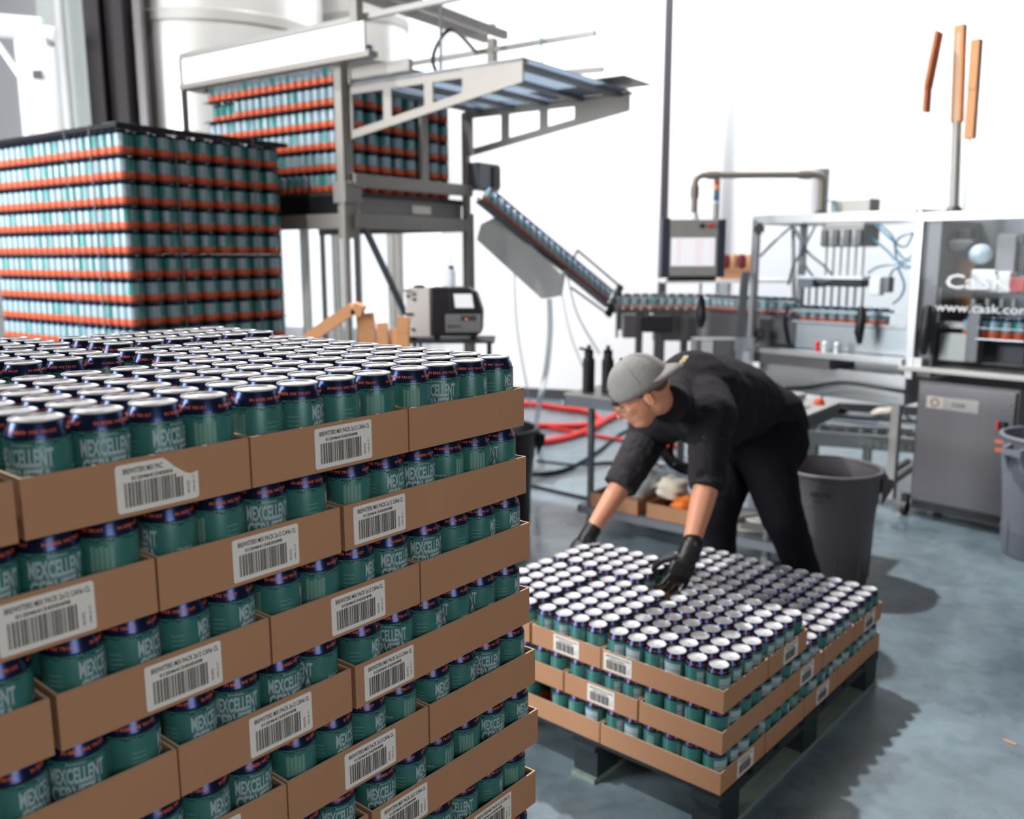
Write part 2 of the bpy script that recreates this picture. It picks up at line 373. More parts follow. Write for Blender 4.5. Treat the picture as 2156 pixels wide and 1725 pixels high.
# ------------------------------------------------------------------ trays
TH = .066; T6 = .409; T4 = .2735; P_ = .0663
def tray_mesh(L, Wd):
    mb = MB(); t = .0035; L -= .003; Wd -= .003
    mb.bb(0, L, 0, Wd, 0, .0008, 0)
    for (x0, x1, y0, y1) in ((0, L, 0, t), (0, L, Wd - t, Wd), (0, t, t, Wd - t), (L - t, L, t, Wd - t)):
        o = len(mb.f); mb.bb(x0, x1, y0, y1, .0008, TH, 0); mb.m[o + 1] = 1
    return mb.mesh('cardboard_tray', [M_card, M_cardin], 0)
TRAY = {(4, 6): tray_mesh(T4, T6), (6, 4): tray_mesh(T6, T4)}
def label_mesh(torn=False):
    w, h = .100, .056; mb = MB(); r = .003
    pts = []
    for cx, cz, a0 in ((w - r, r, -PI / 2), (w - r, h - r, 0), (r, h - r, PI / 2), (r, r, PI)):
        for k in range(4): a = a0 + k * PI / 6; pts.append((cx + r * math.cos(a), 0, cz + r * math.sin(a)))
    if torn:
        pts = [(w - r, 0, 0), (w, 0, r), (w, 0, .033), (.092, 0, .031), (.085, 0, .033), (.079, 0, .037), (.070, 0, .044), (.062, 0, .052), (.057, 0, h), (r, 0, h), (0, 0, h - r), (0, 0, r), (r, 0, 0)]
    mb.prism(pts, (0, -.0006, 0)); return mb.mesh('barcode_label', M_white, 0)
def print_mesh(torn=False):
    mb = MB(); y = -.0008; rr = random.Random(3)
    if torn:
        flat_text(mb, 'BREWSTERS MIX PAC', .009, .0445, .047, .0065, y); flat_text(mb, '01204641545004', .018, .0365, .050, .0048, y, bold=.03)
    else:
        flat_text(mb, 'BREWSTERS MIX PACK 2x12 CANs CL', .008, .0445, .088, .0065, y); flat_text(mb, '0120464154500498', .018, .0368, .056, .0048, y, bold=.03)
    x = .009
    while x < .081:
        w = rr.choice((.0006, .0006, .0011, .0017)); zt = .0345
        if torn and x > .070: zt = min(zt, .030)
        mb.bb(x, x + w, y - .0001, y, .006, zt); x += w + rr.choice((.0007, .0007, .0012, .0017))
    flat_text(mb, '+816902', .0845, .007, .0042, .016, y, rot=True, bold=.01, res=1)
    flat_text(mb, '-0498 24 CT', .0925, .007, .0028, .022, y, rot=True, bold=.01, res=1)
    return mb.mesh('printing', M_ink, 0)
LBL, PRN, LBLT, PRNT = label_mesh(), print_mesh(), label_mesh(True), print_mesh(True)
def add_label(parent, loc, rz, torn=False):
    l = link('barcode_label', LBLT if torn else LBL, parent, loc, rz); link('printing', PRNT if torn else PRN, l); return l
def put_tray(F, x, y, z, nx, ny, label, group):
    """x,y: outer corner of the tray in frame F"""
    o = bpy.data.objects.new('cardboard_tray', TRAY[(nx, ny)]); C.objects.link(o)
    o.location = F.w(x, y, z); o.rotation_euler[2] = F.yaw + R.uniform(-.004, .004); tag(o, label, 'tray', group); return o
ORD = ['first', 'second', 'third', 'fourth', 'fifth', 'sixth', 'seventh', 'eighth', 'ninth', 'tenth', 'eleventh', 'twelfth', 'thirteenth', 'fourteenth', 'fifteenth', 'sixteenth', 'seventeenth', 'eighteenth', 'nineteenth', 'twentieth', 'twenty-first']

# ------------------------------------------------------------------ room
fl = MB(); fl.bb(-12, 12, -4, 14, -.1, 0); struct(fl.obj('floor', M_floor, smooth=0))
wa, wb = Vector((.339, 10.055, 0)), Vector((3.174, 9.079, 0)); wd = (wb - wa).normalized(); wn = Vector((-wd.y, wd.x, 0))
WY = math.atan2(wd.y, wd.x); FW = Frame(wa.x, wa.y, WY)
struct(MB().bb(-1.2, 9, 0, .15, 0, 7.5).bb(-9.5, -1.2, 0, .15, 4.6, 7.5).bb(-9.5, -1.2, 0, .15, 0, .72).bb(-9.5, -5.6, 0, .15, .72, 4.6).obj('wall_back', M_wallw, loc=wa, rz=WY, smooth=0))
struct(MB().bb(-9.5, 9, -.02, 0, 0, .11).obj('baseboard_back', M_dkgrey, loc=wa, rz=WY, smooth=0))

# ------------------------------------------------------------------ front stack of filled trays
F1 = Frame(-.0323, 1.5041, PI / 2 - .6973)
Z1 = 1.4493 - .1206 - .0008; PT = .1217
SH = [.002, .0071, .0158, .015, .0276, .0364, .0284, .030, .030, .030, .030]
LAY1 = {0: [(4, 0), (4, 1), (4, 2), (6, 1)], 1: [(6, 2), (4, 1), (4, 1), (4, 1)]}
LAY = [[(4, 0), (4, 1), (4, 3), (6, 2)], [(6, 2), (4, 1), (4, 1), (4, 1)], [(4, 0), (4, 1), (4, 1), (6, 2)], [(6, 2), (4, 1), (4, 0), (4, 1)],
       [(4, 0), (4, 1), (4, 1), (6, 2)], [(6, 2), (4, 1), (4, 1), (4, 1)], [(4, 1), (4, 1), (4, 0), (6, 2)], [(6, 2), (4, 1), (4, 1), (4, 1)], [(4, 0), (4, 1), (4, 1), (6, 2)],
       [(6, 2), (4, 1), (4, 1), (4, 1)], [(4, 0), (4, 1), (4, 1), (6, 2)]]
hidden = []
LAYN = ['top', 'second', 'third', 'fourth', 'fifth', 'sixth', 'seventh', 'eighth', 'ninth', 'tenth', 'bottom']
def can_rot(F): return F.yaw - PI / 2 + R.choice((0, .15, .5, -.4, -.9, 1.0, 1.6, -1.7, 2.6, 3.3, .8, -.2)) + R.uniform(-.15, .15)
def fill(F, x, y, z, nx, ny, cb):
    """cb(i, j, worldpos) for each can of a tray whose outer corner is x,y"""
    ox = ((T6 if nx == 6 else T4) - nx * P_) / 2 + P_ / 2; oy = ((T6 if ny == 6 else T4) - ny * P_) / 2 + P_ / 2
    for i in range(nx):
        for j in range(ny): cb(i, j, F.w(x + ox + i * P_ + R.uniform(-.0008, .0008), y + oy + j * P_ + R.uniform(-.0008, .0008), z + .0009))
for k, row in enumerate(LAY):
    z = Z1 - PT * k; x = .038 + SH[k]; y0 = -.0365 - .0015 * min(k, 6) + R.uniform(-.002, .002); cnt = 0
    for ti, (nx, lb) in enumerate(row):
        L = T4 if nx == 4 else T6; ny = 10 - nx; x -= L + (.004 if (ti and nx != row[ti - 1][0]) else .0)
        wh = f'cardboard tray in the {LAYN[k]} layer, front can stack, {ORD[ti]} from its outer corner'
        if ti == 0: wh = f'cardboard tray at the outer corner of the {LAYN[k]} layer in the front can stack'
        if lb == 3: wh = 'cardboard tray with a torn barcode label, top layer of the front can stack'
        t = put_tray(F1, x, y0, z, nx, ny, wh, 'trays of the front stack')
        if lb: add_label(t, ((.36 * L) if nx == 4 else .016, -.0004, .005), 0, lb == 3)
        def cb(i, j, p, nx=nx, ti=ti, k=k, row=row):
            col = nx - 1 - i + sum(r_[0] for r_ in row[:ti])
            if (k == 0 and ti < 3) or (j == 0 and k < 8 and col < 14):
                if k == 0: lab = f'full can on the front stack top, row {ORD[j]}, {ORD[col]} from its outer corner'
                else: lab = f'filled can behind the {LAYN[k]} tray layer of the front stack, {ORD[col]} from the corner'
                put_can('beer_can', FULL, p, can_rot(F1), lab, 'filled cans in the front stack', LID)
            elif j <= 1 or (k > 0 and ti == 0 and i == nx - 1): hidden.append((p, 0))
        fill(F1, x, y0, z, nx, ny, cb)
# trays behind the front row in the top layer
for bi, (x, y, nx, ny, wd_) in enumerate(((-.365, .366, 6, 4, 'behind the outer corner tray'), (-.780, .506, 6, 4, 'behind the torn label tray'), (-.325, .702, 6, 4, 'in the far row beside the gap'), (-.742, .79, 6, 4, 'in the far row above the torn label'))):
    t = put_tray(F1, x, y, Z1, nx, ny, f'cardboard tray on top, front can stack, {wd_}', 'trays of the front stack')
    def cb(i, j, p, bi=bi):
        put_can('beer_can', FULL, p, can_rot(F1), f'full can on the front stack, {["middle right","middle left","rear right","rear left"][bi]} tray, row {ORD[j]}, {ORD[5 - i]} along'.replace('right', 'outer').replace('left', 'inner'), 'filled cans in the front stack', LID)
    fill(F1, x, y, Z1, nx, ny, cb)
for k in range(1, 11):   # trays of the deeper rows in the lower layers
    put_tray(F1, .03 - .42, .38, Z1 - PT * k, 6, 4, f'cardboard tray deep inside the {LAYN[k]} layer, front can stack', 'trays of the front stack')
    put_tray(F1, .03 - .84, .38, Z1 - PT * k, 6, 4, f'cardboard tray deep inside, beyond the first, in the {LAYN[k]} layer, front stack', 'trays of the front stack')
    fill(F1, .03 - .42, .38, Z1 - PT * k, 6, 4, lambda i, j, p: hidden.append((p, 0)) if (i == 5 or j == 3) else None)
    put_tray(F1, .03 - .42, .66, Z1 - PT * k, 6, 4, f'cardboard tray at the far side of the {LAYN[k]} layer in the front can stack', 'trays of the front stack')
    fill(F1, .03 - .42, .66, Z1 - PT * k, 6, 4, lambda i, j, p: hidden.append((p, 0)) if (i == 5 or j == 3) else None)
merge_cans('cans', plain_can(14), hidden, CANM, 'filled cans packed inside the lower layers of the front stack', 'can')
def pallet(F, x0, x1, y0, y1, h, label, M1, M2, board_y=True, name='wooden_pallet'):
    t = thing(name, label, 'pallet', F.w((x0 + x1) / 2, (y0 + y1) / 2, 0), F.yaw); X = x1 - x0; Y = y1 - y0
    for i in range(7): x = -X / 2 + X * (i + .5) / 7; MB().box((x, 0, h - .009), (X / 7 - .035, Y, .018)).obj('top_board', M1, t, 0)
    for i in range(3):
        y = -Y / 2 + .05 + (Y - .1) * i / 2; MB().box((0, y, h - .027), (X, .09, .018)).obj('stringer_board', M1, t, 0)
        for j in range(3): MB().box((-X / 2 + .07 + (X - .14) * j / 2, y, (h - .036 + .016) / 2), (.11, .09, h - .053)).obj('block', M1, t, 0)
        MB().box((0, y, .008), (X, .09, .016)).obj('bottom_board', M2, t, 0)
    return t
pallet(F1, -1.17, .05, -.04, .95, Z1 - PT * 10 - .001, 'wooden pallet under the front stack of filled cans', M_wood, M_woodt)

# ------------------------------------------------------------------ second, low stack with the worker
F2 = Frame(.5685, 2.2856, PI / 2 - .7227)
Z2 = .506 - .1206 - .0008; P2 = .1217; E_ = -.0370
T3 = [(0, 0, 4, 6), (.277, 0, 4, 6), (0, .411, 6, 4), (0, .692, 6, 4), (.412, .545, 4, 6)]
T2 = [(0, 0, 6, 4), (0, .277, 6, 4), (0, .554, 6, 4), (.411, 0, 4, 6), (.688, 0, 4, 6), (.965, 0, 4, 6), (.411, .411, 4, 6), (.688, .411, 4, 6), (.965, .411, 4, 6)]
T1 = [(0, 0, 4, 6), (.277, 0, 4, 6), (.554, 0, 4, 6), (.831, 0, 6, 4), (.831, .277, 6, 4), (.831, .554, 6, 4), (0, .411, 4, 6), (.277, .411, 4, 6), (.554, .411, 4, 6)]
LBL2 = {3: {0: 'L', 1: 'R', 2: 'L'}, 2: {1: 'L', 3: 'R', 5: 'R', 2: ''}, 1: {0: 'R', 2: 'R', 6: ''}}
hid2 = []
PW = {3: 'top', 2: 'middle', 1: 'bottom'}
cov = lambda lx, ly: any(x - .01 < lx < x + (T6 if nx == 6 else T4) + .01 and y - .01 < ly < y + (T6 if ny == 6 else T4) + .01 for x, y, nx, ny in T3)
WHERE = {3: ['at its near corner', 'second along the shaded side', 'second along the lit side', 'third along the lit side', 'held by the worker'],
         2: ['at its near corner', 'second along the lit side', 'third along the lit side', 'second along the shaded side', 'third along the shaded side', 'last along the shaded side', 'inside, by the near corner', 'inside, at its middle', 'at its back corner'],
         1: ['at its near corner', 'second along the shaded side', 'third along the shaded side', 'last along the shaded side', 'inside, towards the back', 'at its back corner', 'second along the lit side', 'inside, by the near corner', 'inside, at its middle']}
for lv, TT in ((3, T3), (2, T2), (1, T1)):
    z = Z2 - P2 * (3 - lv); jx, jy = R.uniform(-.003, .003), R.uniform(-.003, .003)
    for q, (x, y, nx, ny) in enumerate(TT):
        zz = z + (.004 if (lv == 3 and q == 4) else 0)
        t = put_tray(F2, x + E_ + jx, y + E_ + jy, zz, nx, ny, f'cardboard tray in the {PW[lv]} layer of the low stack, {WHERE[lv][q]}'.replace('layer of the low stack', 'layer, low stack'), 'trays of the low stack')
        lb = LBL2[lv].get(q)
        if lb == 'R': add_label(t, (.36 * T4, -.0004, .005), 0)
        if lb == 'L': add_label(t, (-.0004, (T4 * .66 if ny == 4 else T6 - .012), .005), -PI / 2)
        def cb(i, j, p, lv=lv, q=q, x=x, y=y, nx=nx, ny=ny):
            lx, ly = x + i * P_ + .038, y + j * P_ + .038
            vis = lv == 3 or lx < .06 or ly < .06 or (lv == 2 and not cov(lx, ly))
            if vis and not (lv == 1 and ly > .6 and lx < .06):
                put_can('filled_can', MID, p, can_rot(F2), f'full can, low stack {PW[lv]} layer, tray {ORD[q]} from corner, row {ORD[j]}, place {ORD[i]}', 'filled cans in the low stack', LIDM)
            elif lx > 1.12 or ly > .7 or (.06 < lx < .13) or (.06 < ly < .13): hid2.append((p, 0))
        fill(F2, x + E_ + jx, y + E_ + jy, zz, nx, ny, cb)
merge_cans('cans', plain_can(14), hid2, CANM, 'filled cans packed inside the low stack, seen only between the front cans', 'can')
pallet(F2, -.045, 1.20, -.045, .90, Z2 - 2 * P2 - .001, 'worn green wooden pallet under the low stack of cans', M_wood, M_woodt)
def mid_text(s): return s

# ------------------------------------------------------------------ tall pallet of empty cans (hexagonal packing, tier sheets)
def empties(F, x0, y0, zbase, nlay, lname, cname, sname, ncol, nrow, seen_from=0, topframe=True, lw='tall pallet', skip=None):
    pit = .1235; hid = []
    for k in range(nlay):
        z = zbase + k * pit
        MB().bb(x0 - .005, x0 + nrow * .0574 + .014, y0 - .005, y0 + ncol * P_ + .038, z - .0012, z).obj(sname, M_sheet, None, 0, F.o, F.yaw)
        sh = bpy.context.scene.collection.objects[-1]
        tag(sh, f'thin black tier sheet under can layer {ORD[nlay - 1 - k]} from the top of the {lw}', 'tier sheet', f'tier sheets of the {lw}')
        for r in range(nrow):
            for c in range(ncol):
                x = x0 + .0335 + r * .0574; y = y0 + .0335 + c * P_ + (.0331 if r % 2 else 0)
                p = F.w(x, y, z)
                if skip and skip(k, r, c): continue
                if k >= seen_from and (r == 0 or (c == 0 and r % 2 == 0)):
                    side = f'{ORD[c]} along the lit side' if r == 0 else f'{ORD[r // 2]} along the shaded side'
                    if r == 0 and c == 0: side = 'at the corner'
                    rot = F.yaw + (PI if r == 0 else -PI / 2) + R.choice((0, .5, -.5, .9, -.9, 0, .3, 2.2, 3)) + R.uniform(-.3, .3)
                    put_can(cname, EMPTY, p, rot, f'empty can, {lw}, layer {ORD[nlay - 1 - k]} from top, {side}', f'empty cans on the {lw}')
                elif r == 1 or r == nrow - 1 or c == ncol - 1 or (c == 0) or k == nlay - 1: hid.append((p, R.uniform(0, 6)))
    merge_cans('empty_cans', plain_can(10, True), hid, CANM, f'empty cans packed inside the {lw}', 'can')
ORD += ['twenty-second']
FT = Frame(-1.95, 4.56, PI / 2 - .62)
NT = 17; ZT0 = 2.245 - NT * .1235
empties(FT, 0, 0, ZT0, NT, '', 'empty_can', 'tier_sheet', 21, 18, seen_from=7, lw='tall can pallet')
tf = thing('top_frame', 'black wooden top frame strapped over the tall can pallet', 'frame', FT.w(0, 0, 2.247), FT.yaw)
MB().bb(-.02, .06, -.02, 1.45, 0, .022).obj('rail', M_sheet, tf, 0); MB().bb(.98, 1.06, -.02, 1.45, 0, .022).obj('rail', M_sheet, tf, 0)
MB().bb(.06, .98, -.02, .06, 0, .022).obj('rail', M_sheet, tf, 0); MB().bb(.06, .98, 1.37, 1.45, 0, .022).obj('rail', M_sheet, tf, 0)
MB().bb(-.022, .10, -.022, .10, .0222, .0236).obj('corner_tape', mat('mint_tape', (120, 164, 160), .4), tf, 0)
for i, (a, b) in enumerate((('x', .30), ('x', .80), ('y', .22), ('y', .46))):
    mb = MB()
    if a == 'x': mb.bb(b, b + .006, -.024, -.0225, -2.05, .024); mb.bb(b, b + .006, -.0225, 1.45, .0237, .0247)
    else: mb.bb(-.024, -.0225, b, b + .006, -2.05, .0258); mb.bb(-.0225, 1.06, b, b + .006, .0250, .0258)
    s_ = mb.obj('plastic_strap', M_midgrey, None, 0, FT.w(0, 0, 2.247), FT.yaw)
    tag(s_, f'thin clear strap, tall can pallet, {["nearer the corner on the shaded side","far end of the shaded side","nearer the corner on the lit side","further along the lit side"][i]}', 'strap', 'straps on the tall can pallet')
pallet(FT, -.02, 1.06, -.02, 1.45, ZT0 - .003, 'dark pallet under the tall block of empty cans', M_sheet, M_sheet, name='plastic_pallet')

# ------------------------------------------------------------------ left background: tanks, column, wall panel, pipe rack
def tank(x, y, r, z0, z1, label, legs=True):
    t = thing('steel_tank', label, 'tank', (x, y, 0), 0, None)
    MB().lathe([(r, z0), (r, z1)], 64).obj('shell', M_tankm, t)
    MB().lathe([(.12, z0 - .75), (r * .5, z0 - .42), (r - .04, z0 - .05), (r, z0)], 64).obj('cone', M_steeld, t)
    for zb in (z0 + .03, z0 + 1.0, z0 + 2.1): MB().lathe([(r + .001, zb), (r + .012, zb + .01), (r + .012, zb + .09), (r + .001, zb + .10)], 64).obj('weld_band', M_steelm, t)
    for k in range(4):
        a = PI / 4 + k * PI / 2; MB().cyl((r * .86 * math.cos(a), r * .86 * math.sin(a), 0), (r * .86 * math.cos(a), r * .86 * math.sin(a), z0 + .1), .05).obj('leg', M_steelm, t)
    return t
M_tankm = mat('polished_tank_steel', (206, 205, 202), .30, .5, noise=.04, scale=3, stretch=(6, 6, .5))
p = aty(470, 160, 8.6); tank(p.x, 8.6, .92, 2.52, 6.6, 'big stainless tank with a cone bottom beside the dark column')
tank(-1.55, 9.75, .48, 2.9, 6.6, 'slimmer stainless tank behind the can machine')
def panel_at(name, u0, v0, u1, v1, Y, th, m, label, cat, kind=None, z0=None):
    a, b = aty(u0, v0, Y), aty(u1, v1, Y); zb = min(a.z, b.z) if z0 is None else z0
    o = MB().bb(a.x, b.x, Y, Y + th, zb, max(a.z, b.z)).obj(name, m, smooth=0)
    if kind: o['kind'] = kind
    else: tag(o, label, cat)
    return o
o = panel_at('wall_left', 60, -160, 262, 300, 9.0, .1, M_greyw, '', '', 'structure', 0.0)
c0 = aty(232, 250, 7.6); ct = thing('steel_column', 'dark bronze steel column beside the big tank', 'column', (c0.x + .06, 7.6, 0)); ct['kind'] = 'structure'
mb = MB(); mb.bb(-.16, .13, -.01, .01, 0, 6.5); mb.obj('web', M_brown, ct, 0)
MB().bb(-.17, -.05, -.10, .10, 0, 6.5).obj('flange', M_brown, ct, 0); MB().bb(.06, .14, -.10, .10, 0, 6.5).obj('flange', M_brown, ct, 0)
MB().bb(.20, .26, -.03, .05, 0, 6.5).obj('conduit', M_steeld, ct, 0)
# white pipe rack
rk = thing('pipe_rack', 'white pipe rack with a rounded top rail by the grey wall', 'rack', (aty(60, 100, 7.2).x, 7.2, 0)); bx = rk.location.x
zt = aty(60, 68, 7.2).z; a = aty(118, 78, 7.2).x - bx
MB().tube([(-.9, 0, zt + .05), (a - .05, 0, zt - .01), (a, 0, zt - .02)], .055, 14).obj('rail', M_whitep, rk)
MB().tube([(-.9, .1, zt + .18), (a - .15, .1, zt + .10)], .035, 12).obj('rail', M_whitep, rk)
for u, r in ((52, .05), (92, .10)):
    x = aty(u, 200, 7.2).x - bx
    MB().cyl((x, .02, 0), (x, .02, zt - .03), r, n=18).obj('post', M_whitep, rk)
MB().beam((aty(52, 140, 7.2).x - bx, 0, zt - .38), (aty(20, 100, 7.2).x - bx - .12, 0, zt - .02), .05, .04).obj('brace', M_whitep, rk)
MB().beam((aty(92, 140, 7.2).x - bx, 0, zt - .33), (aty(115, 90, 7.2).x - bx - .1, 0, zt - .02), .05, .04).obj('brace', M_whitep, rk)
x = aty(92, 138, 7.2).x - bx; MB().bb(x - .035, x + .035, -.11, -.10, zt - .36, zt - .30).obj('vent_plate', M_dkgrey, rk, 0)
cp = aty(133, 120, 8.7); tag(MB().cyl((0, 0, 0), (0, 0, 6.3), .045).obj('conduit_pipe', M_whitep, loc=(cp.x, 8.7, 0)), 'thin white pipe running up the grey wall panel', 'pipe')
# dark pole by the bright wall
pp = aty(1401, 300, 8.55); pt = tag(MB().bb(-.035, .035, -.035, .035, 0, 6.5).obj('dark_post', M_brownp if False else mat('post_grey_brown', (72, 68, 74), .5), smooth=0, loc=(aty(1397, 480, 8.55).x, 8.55, 0)), 'thin dark grey post rising behind the touch screen panel', 'post')
# frosted daylight window in the back wall
wf = thing('window_1', '', '', FW.w(0, 0, 0), FW.yaw); del wf['label']; del wf['category']; wf['kind'] = 'structure'
xs = [-5.6, -4.5, -3.4, -2.3, -1.2]
for i in range(5): MB().bb(xs[i] - .02, xs[i] + .02, .02, .08, .72, 4.6).obj('frame', M_whitep, wf, 0)
for z in (.72, 2.05, 3.3, 4.6): MB().bb(-5.6, -1.2, .03, .07, z - .02, z + .02).obj('frame', M_whitep, wf, 0)
for i in range(4):
    for a, b in ((.74, 2.03), (2.07, 3.28), (3.32, 4.58)): MB().bb(xs[i] + .02, xs[i + 1] - .02, .045, .055, a, b).obj('pane', M_glow, wf, 0)

# ------------------------------------------------------------------ can depalletiser with its pallet of empties
FD = Frame(-.95, 5.3, PI / 2 - .62)
pz = FD.pxx(700, 408).z; ND = 7; ZD0 = pz
def skipd(k, r, c): return (k == 4 and r == 0 and c > 14) or (k == 6 and r > 4) or (k == 5 and r > 11)
empties(FD, .02, .05, ZD0 + .012, ND, '', 'unfilled_can', 'tier_sheet', 19, 17, seen_from=0, lw='raised can pallet', skip=skipd)
dp = thing('depalletizer', 'beige steel can unloading frame with a ribbed fold-out platform and upper rails', 'machine', FD.w(0, 0, 0), FD.yaw)
def D(u, v, off=0.0): return FD.py(u, v, off)
zrail = D(860, 392).z; zlow = D(850, 470).z; xr = D(982, 420).x; ztop = 2.62
MB().bb(-.06, .02, -.03, .03, zlow - .1, 2.80).obj('corner_post', M_frame, dp, 0, bevel=.004)
for dx, dy in ((-.055, -.02), (.035, -.02)): MB().cyl((dx, dy, 0), (dx, dy, zlow + .12), .018).obj('leg', M_frame, dp)
MB().bb(-.075, .06, -.05, .05, zlow + .1, zlow + .22).obj('bracket', M_frame, dp, 0, bevel=.004)
MB().bb(-.075, .06, -.05, .05, zlow - 1.02, zlow - .92).obj('bracket', M_midgrey, dp, 0, bevel=.004)
MB().bb(xr - .022, xr + .022, -.022, .022, 0, 2.56).obj('corner_post', M_frame, dp, 0, bevel=.004)
MB().cyl((xr + .07, .0, 0), (xr + .06, 0, 1.9), .014).obj('leg', M_frame, dp)
xm = D(884, 300).x; MB().bb(xm - .03, xm + .03, -.045, -.015, zrail, 2.5).obj('upright', M_frame, dp, 0)
MB().beam((0, -.045, zrail), (xr, -.045, zrail), .03, .075).obj('guard_rail', M_frame, dp, 0, bevel=.003)
MB().beam((0, -.02, zlow), (xr, -.02, zlow), .05, .085).obj('lower_beam', M_frame, dp, 0, bevel=.003)
MB().beam((-.02, 0, zlow), (-.02, 1.45, zlow), .05, .085).obj('lower_beam', M_frame, dp, 0)
MB().beam((xr, 0, zlow), (xr, 1.45, zlow), .05, .085).obj('lower_beam', M_frame, dp, 0)
MB().bb(.02, xr - .03, .02, .05, zlow + .03, ZD0 - .02).obj('pallet_skirt', M_midgrey, dp, 0)
MB().bb(-.01, .02, .04, 1.4, zlow + .04, ZD0 - .01).obj('pallet_skirt', M_black, dp, 0)
MB().bb(0, xr, .03, 1.42, ZD0 - .03, ZD0 + .009).obj('lift_table', M_dkgrey, dp, 0)
a_, b_ = D(872, 432), D(911, 452); MB().bb(a_.x, b_.x, .014, .019, b_.z, a_.z).obj('white_plate', M_white, dp, 0)
for yy in (1.42,):
    MB().bb(-.04, -.01, yy + .04, yy + .07, 0, 2.9).obj('corner_post', M_dkgrey, dp, 0); MB().bb(xr - .015, xr + .015, yy, yy + .03, 0, 2.6).obj('corner_post', M_frame, dp, 0)
MB().beam((.05, -.02, zlow + .05), (D(848, 660).x, -.02, D(848, 660).z), .03, .03).obj('brace', M_galv, dp, 0)
# fold-out platform
def arm(x, parent, t0=-.02, L=1.24, z=2.47):
    mb = MB(); th = .012; x0 = x - th / 2; zt_ = z + .10; H0 = .30; H1 = .11
    def zb(s): return zt_ - (H0 + (H1 - H0) * s / L)
    cuts = [(.06, .30), (.36, .60), (.66, .86)]
    prev = 0.0
    for a, b in cuts:
        mb.prism([(x0, -prev, zb(prev)), (x0, -a, zb(a)), (x0, -a, zt_), (x0, -prev, zt_)], (th, 0, 0))
        mb.prism([(x0, -a, zt_ - .05), (x0, -b, zt_ - .05), (x0, -b, zt_), (x0, -a, zt_)], (th, 0, 0))
        mb.prism([(x0, -a, zb(a)), (x0, -b, zb(b)), (x0, -b, zb(b) + .045), (x0, -a, zb(a) + .045)], (th, 0, 0)); prev = b
    mb.prism([(x0, -prev, zb(prev)), (x0, -L, zb(L)), (x0, -L, zt_), (x0, -prev, zt_)], (th, 0, 0))
    mb.prism([(x0, 0, zt_), (x0, -L, zt_), (x0, -L, zt_ - .012), (x0, 0, zt_ - .012)], (.05, 0, 0))
    return mb.obj('platform_arm', M_frame, parent, 0)
arm(0, dp); arm(xr, dp)
pl = MB().bb(.0, xr, -1.24, -.02, 2.572, 2.578).obj('platform_sheet', sheet_mat(), dp, 0)
for i in range(5): y = -.12 - i * .26; MB().bb(0, xr, y - .025, y + .025, 2.545, 2.571).obj('rib', M_midgrey, pl, 0)
MB().bb(-.01, .02, -.50, -.02, 2.60, 2.66).obj('sheet_lip', M_frame, pl, 0)
MB().bb(xr - .30, xr + .06, -1.36, -.7, 2.60, 2.604).obj('top_sheet', M_steeld, pl, 0)
_p = [FD.py(u, v, -.06) for u, v in ((736, 118), (800, 128), (930, 160), (984, 182), (984, 236), (930, 215), (736, 176))]
MB().prism(_p, (0, .012, 0)).obj('side_plate', M_frame, dp, 0)
# white guard trough over the lit side
zg = FD.pxx(600, 130).z
MB().bb(-.14, -.125, -.30, 1.32, zg - .07, zg + .09).obj('guard_trough', M_whitep, dp, 0); MB().bb(-.17, -.10, -.36, 1.32, zg - .10, zg - .07).obj('guard_trough_rail', M_frame, dp, 0)
MB().bb(-.125, .02, 1.28, 1.32, zg - .10, zg + .10).obj('end_plate', M_frame, dp, 0)
# high rails and sweep carriage
for x, za, y0_, y1_ in ((-.05, 2.90, 1.45, -1.05), (xr, 2.93, .9, -1.0)):
    MB().beam((x, y0_, za), (x, y1_, za), .03, .03).obj('high_rail', M_steelm, dp, 0)
zc = 3.02
for yy in (-.14, -.30): MB().beam((-.1, yy, zc + .02), (xr + .05, yy, zc), .035, .05).obj('carriage_beam', M_frame, dp, 0)
MB().bb(-.13, -.08, -.24, -.19, zg - .07, 3.4).obj('carriage_post', M_frame, dp, 0)
MB().bb(xr - .02, xr + .03, -.25, -.20, 2.6, 3.0).obj('carriage_post', M_frame, dp, 0)
for x in (-.05, .55, xr): MB().ball((x, -.22, zc + .06), .035, 10).obj('roller', M_whitep, dp)
MB().beam((xr - .25, .1, 2.72), (xr + .02, -1.05, 2.72), .03, .03).obj('high_rail', M_steelm, dp, 0)
q1 = spline([(xr, -.1, 2.93), (.62, -.30, 2.95), (.50, -.28, 2.86), (.50, -.24, 2.74), (.62, -.26, 2.66), (.9, -.35, 2.66), (xr + .02, -.6, 2.70)], 6)
MB().tube(q1, .012, 8).obj('cable_chain', M_black, dp)
MB().cyl((.25, -.5, 2.62), (.35, -.45, 3.5), .008, n=6).obj('air_line', M_midgrey, dp); MB().cyl((1.0, -.7, 2.62), (1.2, -.5, 3.6), .006, n=6).obj('air_line', M_blue, dp)
bx_ = thing('junction_box', 'small grey electrical box fixed at the top of the can chute', 'box', FD.w(xr + .12, -.06, D(1008, 372, -.06).z), FD.yaw)
MB().bb(-.12, .12, -.05, .06, -.09, .09).obj('housing', M_galv, bx_, 0, bevel=.006); MB().bb(.03, .11, -.062, -.05, -.07, .07).obj('cover', M_black, bx_, 0)

